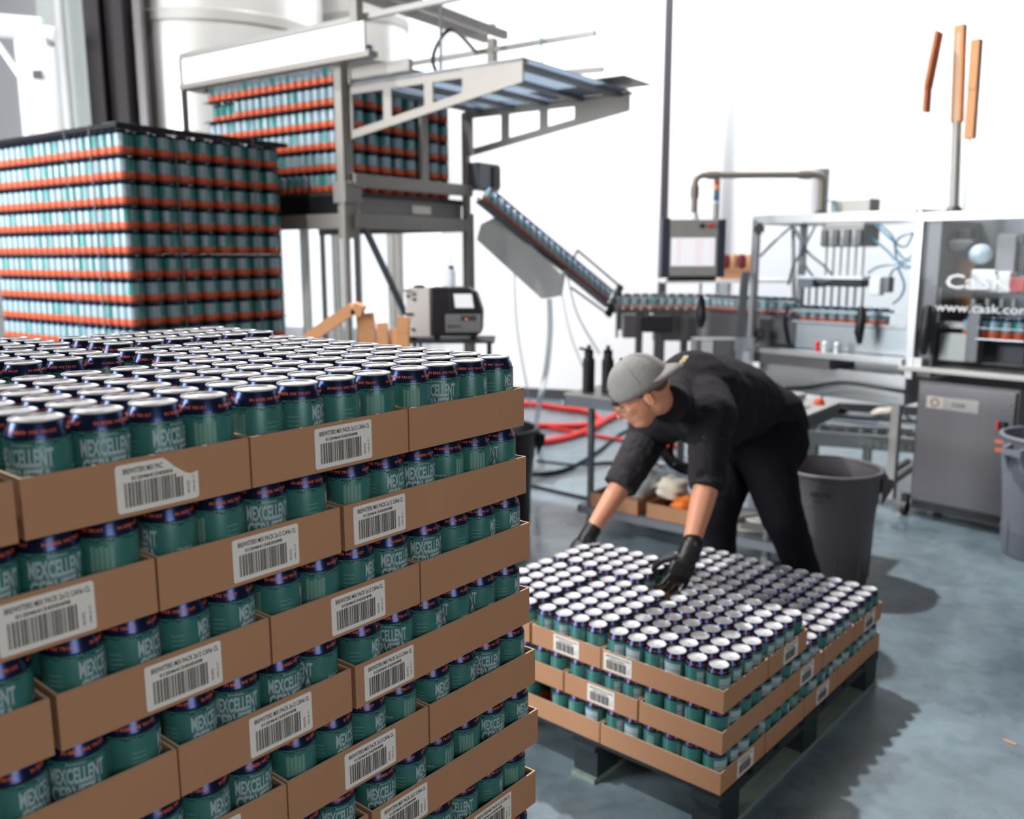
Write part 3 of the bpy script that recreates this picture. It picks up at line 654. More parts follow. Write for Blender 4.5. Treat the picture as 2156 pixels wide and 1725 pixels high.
# ------------------------------------------------------------------ can chute down to the filling line
chA = FD.w(xr + .03, -.12, 0); chA.z = aty(1000, 408, chA.y).z
chB = aty(1288, 632, 6.95)
ch = thing('can_chute', 'sloping wire-guided steel chute carrying cans down to the filler', 'chute', chA, 0)
dv = chB - chA; dl = dv.length; dn = dv.normalized(); side = Vector((0, 0, 1)).cross(dn).normalized(); upv = dn.cross(side)
def cpt(t, a, b): return dn * t + side * a + upv * b
MB().beam(cpt(0, 0, -.06), cpt(dl, 0, -.06), .09, .012).obj('chute_bed', M_steeld, ch, 0)
for a, b in ((.045, .045), (-.045, .045), (.045, -.03), (-.045, -.03)): MB().beam(cpt(0, a, b), cpt(dl, a, b), .012, .014).obj('guide_rail', M_steel, ch, 0)
MB().beam(cpt(dl * .62, -.05, .11), cpt(dl, -.05, .11), .012, .014).obj('guard_bar', M_dkgrey, ch, 0); MB().beam(cpt(dl * .62, -.05, .045), cpt(dl * .62, -.05, .11), .012, .012).obj('guard_bar', M_dkgrey, ch, 0)
MB().beam(cpt(dl * .70, -.02, -.14), cpt(dl, -.02, -.12), .012, .014).obj('guard_bar', M_dkgrey, ch, 0); MB().beam(cpt(dl, -.03, -.14), cpt(dl, -.03, .13), .03, .05).obj('end_bracket', M_dkgrey, ch, 0)
rotm = Matrix((dn, side, upv)).transposed()
for i in range(int(dl / .068)):
    o = bpy.data.objects.new('chute_can', EMPTY); C.objects.link(o); pos = chA + cpt(.04 + i * .068, -.0, -.053)
    q = Matrix((dn, side, upv)).transposed() @ Matrix.Rotation(-PI / 2 + R.choice((0, 0, .6, -.6, 3)), 3, 'Z')
    o.matrix_world = Matrix.Translation(pos) @ q.to_4x4() @ Matrix.Scale(.9, 4)
    tag(o, f'empty can sliding down the sloping chute, {ORD[i] if i < 21 else str(i)} from its top', 'can', 'cans on the chute')
# grey drip hood under the chute
hp = [aty(u, v, 6.45) for u, v in ((1040, 458), (1108, 508), (1180, 575), (1172, 625), (1140, 630), (1003, 505), (1012, 472))]
hc = hp[0].copy(); hd = tag(MB().prism([p - hc for p in hp], (.05, .16, 0)).obj('drip_hood', mat('pale_grey_sheet', (236, 236, 234), .5, .0), smooth=0, loc=hc), 'pale grey sheet metal hood hanging under the sloping can chute', 'hood')
jn = MB().bb(-.03, .03, .02, .09, -.08, -.02).obj('black_bracket', M_black, hd, 0, aty(1163, 596, 6.45) - hc)
dh = spline([aty(1157, 630, 6.5), aty(1158, 700, 6.5), aty(1150, 780, 6.4), aty(1135, 850, 6.3), atz(1128, 905, .03)], 8)
tag(MB().tube(dh, .022, 10).obj('drain_hose', M_clear), 'milky clear drain hose hanging from the drip hood to the floor', 'hose')
for i, (pts, m, rr) in enumerate((([(1190, 560), (1215, 660), (1262, 745)], M_blue, .006), ([(1082, 560), (1090, 700), (1118, 860)], M_clear, .008), ([(1178, 590), (1200, 700), (1230, 780)], M_clear, .006))):
    tag(MB().tube(spline([aty(u, v, 6.7) for u, v in pts], 8), rr, 6).obj('air_hose', m), ['thin blue air line drooping by the sloping chute', 'thin clear line hanging beyond the draped hood', 'thin clear line drooping beside the blue one'][i], 'hose')

# ------------------------------------------------------------------ filling and seaming machine
FM = Frame(2.472, 5.351, math.atan2(-.743, .669))
def Mx(u, v, off=0.0): return FM.py(u, v, off)
fm = thing('can_filler', 'stainless can filling machine in a clear-sided aluminium frame', 'machine', FM.w(0, 0, 0), FM.yaw)
xL = Mx(1592, 500).x; xR = Mx(1928, 500).x; zT = Mx(1760, 458).z; zB = Mx(1750, 742).z; DEP = .62
for x, y in ((xL, 0), (xL, DEP), (xR, DEP)): MB().bb(x - .022, x + .022, y - .022, y + .022, zB, zT).obj('frame_post', M_alu2 if False else M_steel, fm, 0, bevel=.003)
for y in (0, DEP): MB().bb(xL - .022, xR, y - .022, y + .022, zT - .03, zT + .03).obj('top_rail', M_steel, fm, 0, bevel=.003)
for x in (xL, xR): MB().bb(x - .022, x + .022, 0, DEP, zT - .03, zT + .03).obj('top_rail', M_steel, fm, 0)
MB().bb(xL - .03, xR, -.06, DEP, zB - .04, zB).obj('work_deck', M_steel, fm, 0, bevel=.004)
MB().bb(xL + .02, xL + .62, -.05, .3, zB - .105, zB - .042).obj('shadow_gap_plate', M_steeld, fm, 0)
MB().bb(xL + .1, xR, .02, DEP, zB - .30, zB - .106).obj('drip_tray', M_steel, fm, 0, bevel=.01)
MB().bb(xL + .02, xL + .20, .05, .4, zB - .40, zB - .302).obj('leg_housing', M_steeld, fm, 0)
for x in (xL + .08, xR - .06):
    for y in (.05, DEP - .05): MB().bb(x - .025, x + .025, y - .025, y + .025, .08, zB - .1).obj('leg', M_steelm, fm, 0)
zk = Mx(1700, 680, .12).z
MB().bb(xL + .28, xR, .10, .34, zB, zk).obj('conveyor_box', M_steel, fm, 0, bevel=.006)
MB().bb(xL - .02, xL + .30, .10, .30, zB + .0, zk + .03).obj('infeed_guide', M_steeld, fm, 0, bevel=.02)
MB().bb(xL + .26, xR, .085, .10, zk + .075, zk + .095).obj('can_rail', M_steel, fm, 0); MB().bb(xL + .26, xR, .083, .10, zk + .002, zk + .02).obj('can_rail', M_steel, fm, 0)
hx0, hx1 = Mx(1742, 490, .3).x, Mx(1832, 490, .3).x; hz = Mx(1790, 520, .3).z
MB().bb(hx0, hx1, .22, .44, hz, zT - .03).obj('filler_head', M_steelm, fm, 0, bevel=.01)
MB().bb(hx0 + .01, hx1 - .01, .30, .44, zT + .03, zT + .13).obj('valve_block', M_steelm, fm, 0, bevel=.01)
for i in range(4):
    x = hx0 + .03 + (hx1 - hx0 - .06) * i / 3; MB().bb(x - .022, x + .022, .20, .219, hz + .01, zT - .07).obj('valve', M_steeld, fm, 0, bevel=.004)
zm = Mx(1780, 588, .22).z; zn = Mx(1780, 640, .22).z
for i in range(6):
    x = hx0 + .02 + i * (hx1 - hx0 - .04) / 5; MB().cyl((x, .27, zm), (x, .27, hz), .007, n=8).obj('fill_tube', M_steelm, fm)
MB().bb(hx0 - .14, hx1 + .02, .19, .33, zm, zm + .02).obj('fill_manifold', M_whitep, fm, 0); MB().bb(hx0 - .12, hx0 - .02, .18, .32, zm - .06, zm - .001).obj('manifold_block', M_galv, fm, 0)
MB().bb(hx0 + .0, hx1 + .02, .2, .3, zm - .05, zm - .001).obj('manifold_block', M_black, fm, 0, bevel=.01)
for i in range(9):
    x = hx0 - .12 + i * .055; MB().cyl((x, .22, zn - .03), (x, .22, zm - .05), .008, n=8).obj('fill_nozzle', M_steeld, fm)
MB().bb(hx0 - .14, hx1 + .22, .19, .25, zn - .055, zn - .03).obj('nozzle_bar', M_dkgrey, fm, 0)
MB().bb(hx1 + .07, hx1 + .14, .2, .27, zm - .10, zm + .02).obj('solenoid', M_whitep, fm, 0, bevel=.008); MB().bb(hx1 + .16, hx1 + .20, .2, .27, zm - .08, zm + .02).obj('solenoid', M_midgrey, fm, 0, bevel=.008)
for (u, v), m in (((1722, 722), M_red), ((1737, 716), M_whitep), ((1762, 716), M_whitep)):
    q = Mx(u, v, -.03); MB().cyl((q.x, -.03, zB + .0), (q.x, -.03, zB + .045), .013, n=12).ball((q.x, -.03, zB + .055), .018, 10).obj('knob', m, fm)
for i, pts in enumerate(([(1835, 500, .3), (1870, 530, .25), (1890, 550, .2), (1925, 548, .2)], [(1850, 470, .3), (1880, 500, .2), (1888, 545, .2), (1905, 565, .15), (1925, 560, .15)], [(1828, 575, .25), (1850, 562, .2), (1895, 556, .2), (1925, 565, .2)],
          [(1868, 600, .22), (1880, 570, .2), (1900, 560, .2)], [(1890, 562, .2), (1904, 600, .2), (1896, 625, .2), (1880, 640, .2)], [(1845, 475, .3), (1900, 520, .2), (1925, 490, .2)], [(1925, 490, .2), (1895, 500, .2), (1885, 520, .2), (1905, 545, .2), (1925, 535, .2)],
          [(1670, 478, .3), (1700, 530, .25), (1735, 560, .25), (1760, 590, .22)], [(1600, 540, .1), (1640, 500, .15), (1668, 476, .3)], [(1672, 476, .3), (1690, 520, .2), (1670, 560, .2), (1660, 600, .2)], [(1716, 476, .3), (1690, 540, .2), (1720, 590, .2), (1750, 590, .2)])):
    MB().tube(spline([tuple(Mx(u, v, o_)) for u, v, o_ in pts], 7), .007 if i < 7 else .009, 7).obj('air_tube', M_blue if i < 7 else M_galv, fm)
MB().cyl(Mx(1670, 480, .3), Mx(1672, 660, .3), .014, n=10).obj('inner_post', M_steelm, fm)
q = Mx(1813, 660, -.05); MB().tube([(q.x, -.05, q.z + .04), (q.x + .01, -.06, q.z), (q.x, -.06, q.z - .12), (q.x + .003, -.05, q.z - .19)], [.018, .028, .030, .016], 12).obj('door_handle', M_black, fm)
MB().bb(xL + .025, xR - .002, -.012, -.008, zB + .01, zT - .035).obj('clear_door', M_acryl, fm, 0)
for v in (482, 703): q = Mx(1596, v, -.03); MB().box((q.x + .01, -.03, q.z), (.07, .016, .045)).box((q.x + .01, -.03, q.z), (.03, .018, .08)).obj('hinge', M_black, fm, 0)
MB().tube(spline([(xL + .24, .08, zk + .12), (xL + .20, .08, zk + .02), (xL + .23, .08, zk - .12), (xL + .25, .08, zB + .01)], 5), .009, 8).obj('black_hose', M_black, fm)
for i in range(9):
    x = xL + .32 + i * .069
    p = FM.w(x, .145, zk + .0005); put_can('line_can', EMPTY, p, FM.yaw - PI / 2 + R.uniform(-1, 1), f'empty can standing in the filler under its nozzles, {ORD[i]} along the row', 'cans on the filling line')
# seamer section
se = thing('can_seamer', 'steel can seaming machine behind a lettered clear door', 'machine', FM.w(0, 0, 0), FM.yaw)
xs0 = xR; xs1 = xR + 1.05
MB().bb(xs0 - .0, xs0 + .05, -.025, .025, zB - .12, zT + .01).obj('frame_post', M_steel, se, 0, bevel=.003); MB().bb(xs1 - .05, xs1, -.025, .025, zB - .12, zT).obj('frame_post', M_steel, se, 0)
MB().bb(xs0, xs1, -.022, .022, zT - .04, zT + .01).obj('top_rail', M_steel, se, 0, bevel=.003)
MB().bb(xs0, xs1, DEP - .02, DEP, zB - .1, zT).obj('back_panel', M_galv, se, 0)
MB().bb(xs0 + .052, xs0 + .14, .02, DEP - .02, zB - .1, zT - .04).obj('side_panel', M_steeld, se, 0)
zs = Mx(1990, 775).z
MB().bb(xs0 - .02, xs1, -.07, DEP, zs - .03, zs).obj('work_deck', M_steelm, se, 0, bevel=.004)
def sb(u0, v0, u1, v1, off, d, m, nm, bev=.006):
    a, b = Mx(u0, v0, off), Mx(u1, v1, off); return MB().bb(a.x, b.x, off, off + d, min(a.z, b.z), max(a.z, b.z)).obj(nm, m, se, 0, bevel=bev)
sb(1978, 700, 2040, 764, .08, .15, M_steelm, 'gear_box'); sb(2040, 640, 2056, 765, .06, .1, M_steeld, 'column')
sb(2052, 712, 2156, 722, .05, .2, M_steel, 'table_edge'); sb(2056, 724, 2156, 768, .25, .1, M_dkgrey, 'cam_housing'); sb(2060, 765, 2150, 772, .1, .2, M_steelm, 'base_plate')
sb(1960, 555, 2006, 610, .25, .2, M_galv, 'motor_box'); sb(1995, 545, 2040, 660, .30, .05, M_kraft, 'brown_bracket'); sb(2045, 568, 2092, 612, .12, .12, M_whitep, 'control_box'); sb(2085, 572, 2124, 620, .15, .12, M_whitep, 'control_box')
sb(1990, 613, 2156, 622, .1, .1, M_dkgrey, 'cross_bar'); sb(1960, 648, 2156, 657, .05, .1, M_galv, 'cross_bar'); sb(2126, 585, 2156, 615, .1, .08, M_red, 'orange_guard'); sb(1948, 605, 1972, 680, .05, .04, M_whitep, 'white_bottle')
sb(2100, 495, 2134, 575, .2, .1, M_midgrey, 'arm_column'); sb(2105, 492, 2156, 512, .22, .12, M_black, 'black_arm'); sb(2134, 512, 2156, 580, .25, .06, M_black, 'black_arm'); sb(1988, 484, 2012, 502, .2, .12, M_brown, 'lamp_head'); sb(2018, 482, 2042, 502, .2, .12, M_brown, 'lamp_head')
sb(1975, 676, 2036, 694, .1, .1, M_steelm, 'lid_rail'); sb(2056, 690, 2156, 697, .05, .05, M_steel, 'lid_rail'); sb(2060, 668, 2156, 672, .05, .03, M_steel, 'lid_rail')
q = Mx(2015, 510, .2); MB().lathe([(.0, -.05), (.05, -.045), (.09, 0), (.075, .015)], 20).obj('bowl', M_steel, se, loc=q)
q = Mx(2065, 535, .2); MB().ball((0, 0, 0), .07, 14, sc=(1, .8, .85)).obj('air_filter', mat('pale_blue_plastic', (178, 196, 206), .3), se, loc=q)
for (u, v) in ((2110, 640), (2080, 640), (2050, 640), (2135, 640)): q = Mx(u, v, .12); MB().cyl((q.x, .12, q.z - .02), (q.x, .12, q.z + .03), .016, n=12).obj('roller', M_steelm, se)
for (u, v) in ((1963, 482), (1962, 497), (1980, 494), (1961, 520), (1959, 545), (1975, 515), (1992, 478)): q = Mx(u, v, .2); MB().ball(tuple(q), .012, 8).obj('pneumatic_fitting', M_alu, se)
for (u, v, m) in ((1931, 745, M_whitep), (1938, 758, M_whitep), (1921, 757, M_whitep)): q = Mx(u, v, -.04); MB().cyl((q.x, -.04, zs), (q.x, -.04, zs + .05), .012, n=12).obj('knob', m, se)
q = Mx(1955, 655, -.05); MB().tube([(q.x, -.05, q.z + .03), (q.x, -.06, q.z), (q.x - .01, -.06, q.z - .16), (q.x - .01, -.05, q.z - .26)], [.02, .03, .034, .018], 12).obj('door_handle', M_black, se)
MB().bb(xs0 + .05, xs1 - .05, -.012, -.008, zs + .01, zT - .04).obj('clear_door', M_acryl, se, 0)
mb = MB(); a, b = Mx(1990, 608, -.014), Mx(2085, 578, -.014); flat_text(mb, 'CaSK', a.x, a.z, .36, b.z - a.z, -.014, bold=.02)
a = Mx(1968, 655, -.014); mb.obj('door_lettering', mat('white_decal', (215, 218, 220), .5), se, 0); mb = MB(); flat_text(mb, 'www.cask.com', a.x, a.z, .52, .05, -.014, bold=.01); mb.obj('door_web_address', mat('white_decal', (215, 218, 220), .5), se, 0)
for i in range(5):
    q = Mx(2030 + i * 27, 700, .12); z_ = Mx(2060, 712, .1).z
    put_can('line_can', EMPTY, FM.w(q.x + .02, .13, z_ + .001), R.uniform(0, 6), f'empty can on the seamer table, {ORD[i]} behind the lettered door', 'cans on the filling line')
# control cabinet under the seamer
cb_ = thing('control_cabinet', 'grey steel control cabinet with a round gauge plate under the seamer', 'cabinet', FM.w(0, 0, 0), FM.yaw)
a, b = Mx(1912, 1053), Mx(2112, 812); zc0, zc1 = a.z, Mx(1930, 800).z; cxw = Mx(2140, 900).x
MB().bb(a.x, cxw, .02, .45, zc0, zc1).obj('body', M_steeld, cb_, 0, bevel=.006)
MB().bb(a.x + .015, cxw - .015, .0, .02, zc0 + .015, zc1 - .02).obj('door', mat('brushed_grey_door', (104, 102, 106), .36, .7, noise=.06, scale=3, stretch=(12, 1, 1)), cb_, 0, bevel=.004)
p0 = Mx(1950, 858, 0); MB().bb(p0.x, p0.x + .30, -.004, -.0005, p0.z, p0.z + .075).obj('name_plate', M_steelm, cb_, 0)
MB().bb(p0.x + .004, p0.x + .10, -.006, -.0042, p0.z + .004, p0.z + .071).obj('gauge_plate', mat('warm_plate', (214, 198, 188), .5), cb_, 0)
mb = MB(); mb.lathe([(.018, 0), (.025, 0), (.025, .001), (.018, .001)], 24); mb.v = [(x, z, y) for x, y, z in mb.v]; mb.obj('gauge_ring', M_dkgrey, cb_, 0, (p0.x + .052, -.008, p0.z + .037))
mb = MB(); flat_text(mb, 'CASK', p0.x + .15, p0.z + .022, .08, .026, -.0046, bold=.02); mb.obj('plate_lettering', M_dkgrey, cb_, 0)
q = Mx(2112, 895); MB().bb(q.x - .018, q.x + .018, -.03, -.001, q.z - .03, q.z + .02).obj('switch_base', M_black, cb_, 0); MB().bb(q.x - .022, q.x - .012, -.045, -.03, q.z - .022, q.z + .024).obj('switch_lever', M_red, cb_, 0)
for v in (930, 948): q = Mx(2104, v); MB().bb(q.x - .022, q.x + .02, -.004, -.0005, q.z - .010, q.z + .010).obj('warning_sticker', mat('orange_sticker', (226, 112, 70), .5), cb_, 0)
q = Mx(2127, 853); MB().ball((q.x, -.004, q.z), .009, 8).obj('lock', M_alu, cb_)
for x, y in ((a.x - .03, .03), (cxw - .03, .05), (a.x + .02, .42), (cxw - .03, .42)):
    MB().cyl((x - .015, y, .045), (x + .015, y, .045), .045, n=16).bb(x - .02, x + .02, y - .02, y + .02, .08, zc0 + .03).obj('caster', M_black, cb_, 0)
MB().bb(a.x, cxw, .05, .4, .05, zc0 - .001).obj('base_frame', M_black, cb_, 0)
# things on top of the machine
A1w = FM.w(Mx(1728, 452, .25).x, .25, 0); FA = Frame(A1w.x, A1w.y, 0.0)
tw = thing('screen_arm', 'square-bent grey pipe arm carrying the touch screen over the line', 'pipe arm', FA.w(0, 0, 0), FA.yaw)
A1, A2, A3, A4 = Vector((0, 0, zT + .03)), FA.py(1727, 371), FA.py(1464, 366), FA.py(1461, 458)
A2.x = 0; A4.x = A3.x; A2.z = A3.z = (A2.z + A3.z) / 2
def bend(P, Q_, T, r=.06, n=6):
    a = Q_ + (P - Q_).normalized() * r; b = Q_ + (T - Q_).normalized() * r; return [a.lerp(Q_, t).lerp(Q_.lerp(b, t), t) for t in [k / n for k in range(n + 1)]]
M_pipe = mat('pipe_grey', (138, 130, 122), .45, .3)
MB().tube([A1] + bend(A1, A2, A3) + bend(A2, A3, A4) + [A4], .022, 14).obj('pipe', M_pipe, tw)
for P_0, P_1 in ((A2 + Vector((-.16, 0, 0)), A2 + Vector((-.08, 0, 0))), (A3 + Vector((.08, 0, 0)), A3 + Vector((.16, 0, 0))), (A3 + Vector((0, 0, -.15)), A3 + Vector((0, 0, -.07)))): MB().cyl(P_0, P_1, .029, n=14).obj('sleeve', M_pipe, tw)
MB().lathe([(.05, 0), (.05, .012), (.03, .03)], 18).obj('flange', M_dkgrey, tw, loc=(A1.x, 0, zT + .03))
ts = thing('touch_screen_panel', 'grey operator panel with a lit white screen hanging from the pipe arm', 'control panel', FA.w(0, 0, 0), FA.yaw)
def ab(u0, v0, u1, v1, y0, y1, m, nm, par, bev=.004):
    a, b = FA.py(u0, v0, y0), FA.py(u1, v1, y0); return MB().bb(a.x, b.x, y0, y1, min(a.z, b.z), max(a.z, b.z)).obj(nm, m, par, 0, bevel=bev)
ab(1407, 462, 1514, 582, -.07, .07, M_steelm, 'housing', ts, .006)
ab(1395, 459, 1408, 584, -.075, .07, mat('navy_plastic', (30, 38, 62), .4), 'side_grip', ts); ab(1513, 462, 1525, 584, -.075, .07, mat('navy_plastic', (30, 38, 62), .4), 'side_grip', ts)
ab(1408, 582, 1508, 592, -.05, .05, M_black, 'lower_lip', ts, .01); ab(1414, 501, 1504, 560, -.0745, -.0705, M_screen, 'screen', ts, 0)
mb = MB(); sa, sb_ = FA.py(1414, 560, -.076), FA.py(1504, 501, -.076); W_ = sb_.x - sa.x
for i in range(7):
    z_ = sb_.z - .016 - i * (sb_.z - sa.z - .03) / 6.2
    mb.bb(sa.x + W_ * .12, sa.x + W_ * .21, -.0765, -.0748, z_, z_ + .004); mb.bb(sa.x + W_ * .54, sa.x + W_ * .74, -.0765, -.0748, z_ - .004, z_ - .001); mb.bb(sa.x + W_ * .91, sa.x + W_ * .96, -.0765, -.0748, z_ - .004, z_)
mb.obj('screen_text', M_pink, ts, 0)['kind'] = 'stuff'
for u, m in ((1478, M_black), (1497, M_red)): q = FA.py(u, 476, -.07); MB().cyl((q.x, -.095, q.z), (q.x, -.07, q.z), .016, n=14).obj('push_button', m, ts)
bz = FA.py(1460, 462, -.07).z; MB().cyl((A4.x, 0, bz), (A4.x, 0, A4.z + .03), .035, .026, n=14).obj('mount', M_whitep, ts)
sl = thing('signal_tower', 'small stack light with red, amber and blue bands on the operator panel', 'stack light', FA.w(FA.py(1507, 450).x, 0, bz + .0005), 0)
hh = FA.py(1507, 378).z - bz
for fa, fb, m, nm in ((0, .42, M_steelm, 'stem'), (.42, .46, M_whitep, 'ring'), (.46, .60, M_bluep, 'blue_lamp'), (.60, .74, mat('slate_blue_plastic', (84, 112, 130), .4), 'slate_lamp'), (.74, .87, M_yel, 'amber_lamp'), (.87, .95, M_red, 'red_lamp'), (.95, 1, M_midgrey, 'cap')):
    MB().cyl((0, 0, hh * fa), (0, 0, hh * fb), .021, n=16).obj(nm, m, sl)
st = thing('drying_stand', 'steel standpipe on the machine top with a kraft paper sleeve over it', 'standpipe', FM.w(Mx(2008, 450, .2).x, .2, zT + .01), FM.yaw)
h1 = Mx(2008, 262, .2).z - zT; h2 = Mx(2010, 58, .2).z - zT
MB().cyl((0, 0, 0), (0, 0, h2 - .05), .026, n=14).obj('pipe', M_steelm, st); MB().lathe([(.05, 0), (.05, .015), (.03, .04)], 16).obj('flange', M_dkgrey, st)
st.rotation_euler[1] = -.045
MB().box((0, 0, (h1 + h2) / 2), (.062, .05, h2 - h1)).obj('paper_sleeve', M_kraft, st, 0, bevel=.006)
a = Mx(1995, 62, .16); b = Mx(1966, 180, .14); c = Mx(1960, 232, .14); o_ = Vector((Mx(2008, 450, .2).x, .2, zT + .01))
MB().beam(a - o_, b - o_, .02, .085).beam(b - o_, c - o_, .02, .07).obj('paper_flap', mat('brown_kraft_paper', (184, 112, 70), .75, noise=.1, scale=14), st, 0)
a, b = Mx(2057, 84, .2), Mx(2042, 292, .2); k2 = thing('hanging_paper_sleeve', 'kraft paper sleeve on a thin clear rod beside the standpipe', 'paper sleeve', FM.w(b.x, .2, zT + .01), FM.yaw)
o_ = Vector((b.x, .2, zT + .01)); MB().beam(a - o_, (a + b) / 2 - o_, .05, .055).beam((a + b) / 2 - o_, b - o_, .05, .05).obj('paper', M_kraft, k2, 0); MB().cyl((0, 0, 0), tuple(b - o_ + Vector((0, 0, .3))), .005, n=6).obj('rod', M_clear, k2)
rl = Mx(1722, 352, .75); tag(MB().cyl((0, 0, 0), (0, 0, rl.z - zT), .10, n=24).obj('plastic_film_roll', mat('translucent_white_film', (222, 224, 228), .35), loc=FM.w(rl.x, .72, zT - .02)), 'standing roll of white plastic film behind the bent pipe arm', 'film roll')
mb = MB(); q = Mx(1755, 440, .3)
for i in range(3): mb.tube([(q.x + .05 * math.cos(t * .4) - .01 * i, .25 + .01 * i, zT + .075 + .05 * math.sin(t * .4)) for t in range(17)], .004, 6, cap=False)
tag(mb.obj('coiled_air_line', M_blue, loc=FM.w(0, 0, 0), rz=FM.yaw), 'coil of pale blue air line on the filler roof', 'hose')

# ------------------------------------------------------------------ infeed conveyor between chute and filler
cv = thing('infeed_conveyor', 'curved steel infeed conveyor on dark legs between chute and filler', 'conveyor', (0, 0, 0), 0)
endp = FM.w(xL + .24, .20, 0); zcv = FM.py(1500, 655, .15).z
pA = Vector((chB.x + .02, chB.y, 0)); mid1 = aty(1330, 650, 6.85); mid2 = aty(1400, 650, 6.80)
path = spline([pA, Vector((mid1.x, 6.92, 0)), Vector((mid2.x, 6.90, 0)), FM.w(xL - .55, .26, 0), FM.w(xL - .25, .20, 0), endp], 8)
def ribbon(path, w, z0, z1, off=0):
    mb = MB(); n = len(path); vs = []
    for i, p in enumerate(path):
        t = (path[min(i + 1, n - 1)] - path[max(i - 1, 0)]); t.z = 0; t.normalize(); s_ = Vector((-t.y, t.x, 0))
        for a, z in ((off - w / 2, z0), (off + w / 2, z0), (off + w / 2, z1), (off - w / 2, z1)): vs.append(p + s_ * a + Vector((0, 0, z)))
    fs = [(i * 4 + k, (i + 1) * 4 + k, (i + 1) * 4 + (k + 1) % 4, i * 4 + (k + 1) % 4) for i in range(n - 1) for k in range(4)] + [(3, 2, 1, 0), ((n - 1) * 4, (n - 1) * 4 + 1, (n - 1) * 4 + 2, (n - 1) * 4 + 3)]
    mb.add(vs, fs); return mb
ribbon(path, .10, zcv - .03, zcv).obj('belt', M_steeld, cv, 0)
ribbon(path, .012, zcv + .02, zcv + .032, -.055).obj('side_rail', M_steel, cv, 0); ribbon(path, .012, zcv + .085, zcv + .10, -.055).obj('side_rail', M_steel, cv, 0); ribbon(path, .012, zcv + .085, zcv + .10, .055).obj('side_rail', M_steel, cv, 0)
ribbon(path[14:], .12, zcv - .24, zcv - .031).obj('side_skirt', M_steeld, cv, 0)
ribbon(path[3:14], .09, zcv - .16, zcv - .031).obj('side_skirt', M_steeld, cv, 0)
def cvb(u0, v0, u1, v1, Y, d, m, nm, bev=.006):
    a, b = aty(u0, v0, Y), aty(u1, v1, Y); return MB().bb(a.x, b.x, Y, Y + d, min(a.z, b.z), max(a.z, b.z)).obj(nm, m, cv, 0, bevel=bev)
cvb(1313, 662, 1340, 712, 6.6, .12, M_steeld, 'motor'); cvb(1355, 665, 1415, 700, 6.65, .15, M_black, 'gear_motor')
for u in (1345, 1384, 1440): q = aty(u, 700, 6.75); MB().bb(q.x - .025, q.x + .025, 6.72, 6.77, 0, zcv - .05).obj('leg', M_steeld, cv, 0)
cvb(1466, 715, 1555, 760, 6.2, .2, M_midgrey, 'cable_duct'); cvb(1478, 718, 1500, 760, 6.19, .005, M_whitep, 'cable_duct_label', 0)
q = aty(1476, 640, 6.2); MB().tube([(q.x, 6.2, q.z + .06), (q.x, 6.18, q.z + .02), (q.x, 6.17, q.z - .10), (q.x, 6.18, q.z - .16)], [.014, .028, .034, .02], 12).obj('guard_handle', M_black, cv)
q = aty(1300, 640, 6.6); MB().cyl((q.x, 6.6, q.z), (q.x, 6.6, q.z - .25), .010, n=8).obj('stay_rod', M_galv, cv)
d_ = 0; cum = [0]
for i in range(1, len(path)): cum.append(cum[-1] + (path[i] - path[i - 1]).length)
n_ = int(cum[-1] / .0685)
for j in range(n_):
    t = .035 + j * .0685; i = next(k for k in range(1, len(cum)) if cum[k] >= t); f_ = (t - cum[i - 1]) / (cum[i] - cum[i - 1]); p = path[i - 1].lerp(path[i], f_)
    put_can('line_can', EMPTY, (p.x, p.y, zcv + .0005), R.uniform(0, 6), f'empty can queued on the curved infeed conveyor, {ORD[j] if j < 22 else "number " + str(j)} from the chute', 'cans on the filling line')
fr = thing('filler_side_arm', 'slanting grey support arm beside the filler inlet', 'support arm', (0, 0, 0)); a, b = aty(1566, 650, 6.12), aty(1552, 770, 6.12)
MB().beam(a + Vector((0, 0, .25)), b, .05, .05).obj('arm', M_galv, fr, 0)
MB().bb(b.x - .02, b.x + .10, 6.08, 6.14, b.z - .02, b.z + .20).obj('clear_guard', M_clear, fr, 0)
# wall shelf with boxed cans
sh_ = thing('wall_shelf', 'thin white shelf on thin legs behind the touch screen', 'shelf', (0, 0, 0)); q = aty(1520, 588, 7.6); q2 = aty(1585, 588, 7.6)
MB().bb(q.x - .5, q2.x + .3, 7.5, 7.9, q.z - .03, q.z).obj('board', M_whitep, sh_, 0)
for u in (1472, 1507, 1532): x = aty(u, 620, 7.6).x; MB().cyl((x, 7.55, 0), (x, 7.55, q.z - .03), .01, n=8).obj('leg', M_midgrey, sh_)
bt = tag(MB().bb(-.15, .13, 0, .25, 0, .085).obj('cardboard_box', M_card, smooth=0, loc=(q.x + .13, 7.55, q.z + .001)), 'low open cardboard box on the shelf beside the touch screen', 'box')
for i in range(4):
    tag(MB().lathe([(.001, 0), (.03, 0), (.033, .01), (.033, .105), (.026, .12), (.001, .12)], 14).obj('boxed_can', [mat('maroon_can', (120, 34, 46), .4, .2), mat('tan_can', (196, 148, 108), .4, .2)][i % 2], loc=(q.x + .03 + i * .068, 7.62, q.z + .088)), f'{"maroon" if i % 2 == 0 else "tan"} can in the shelf box, {ORD[i]} from the touch screen', 'can', 'cans in the shelf box')

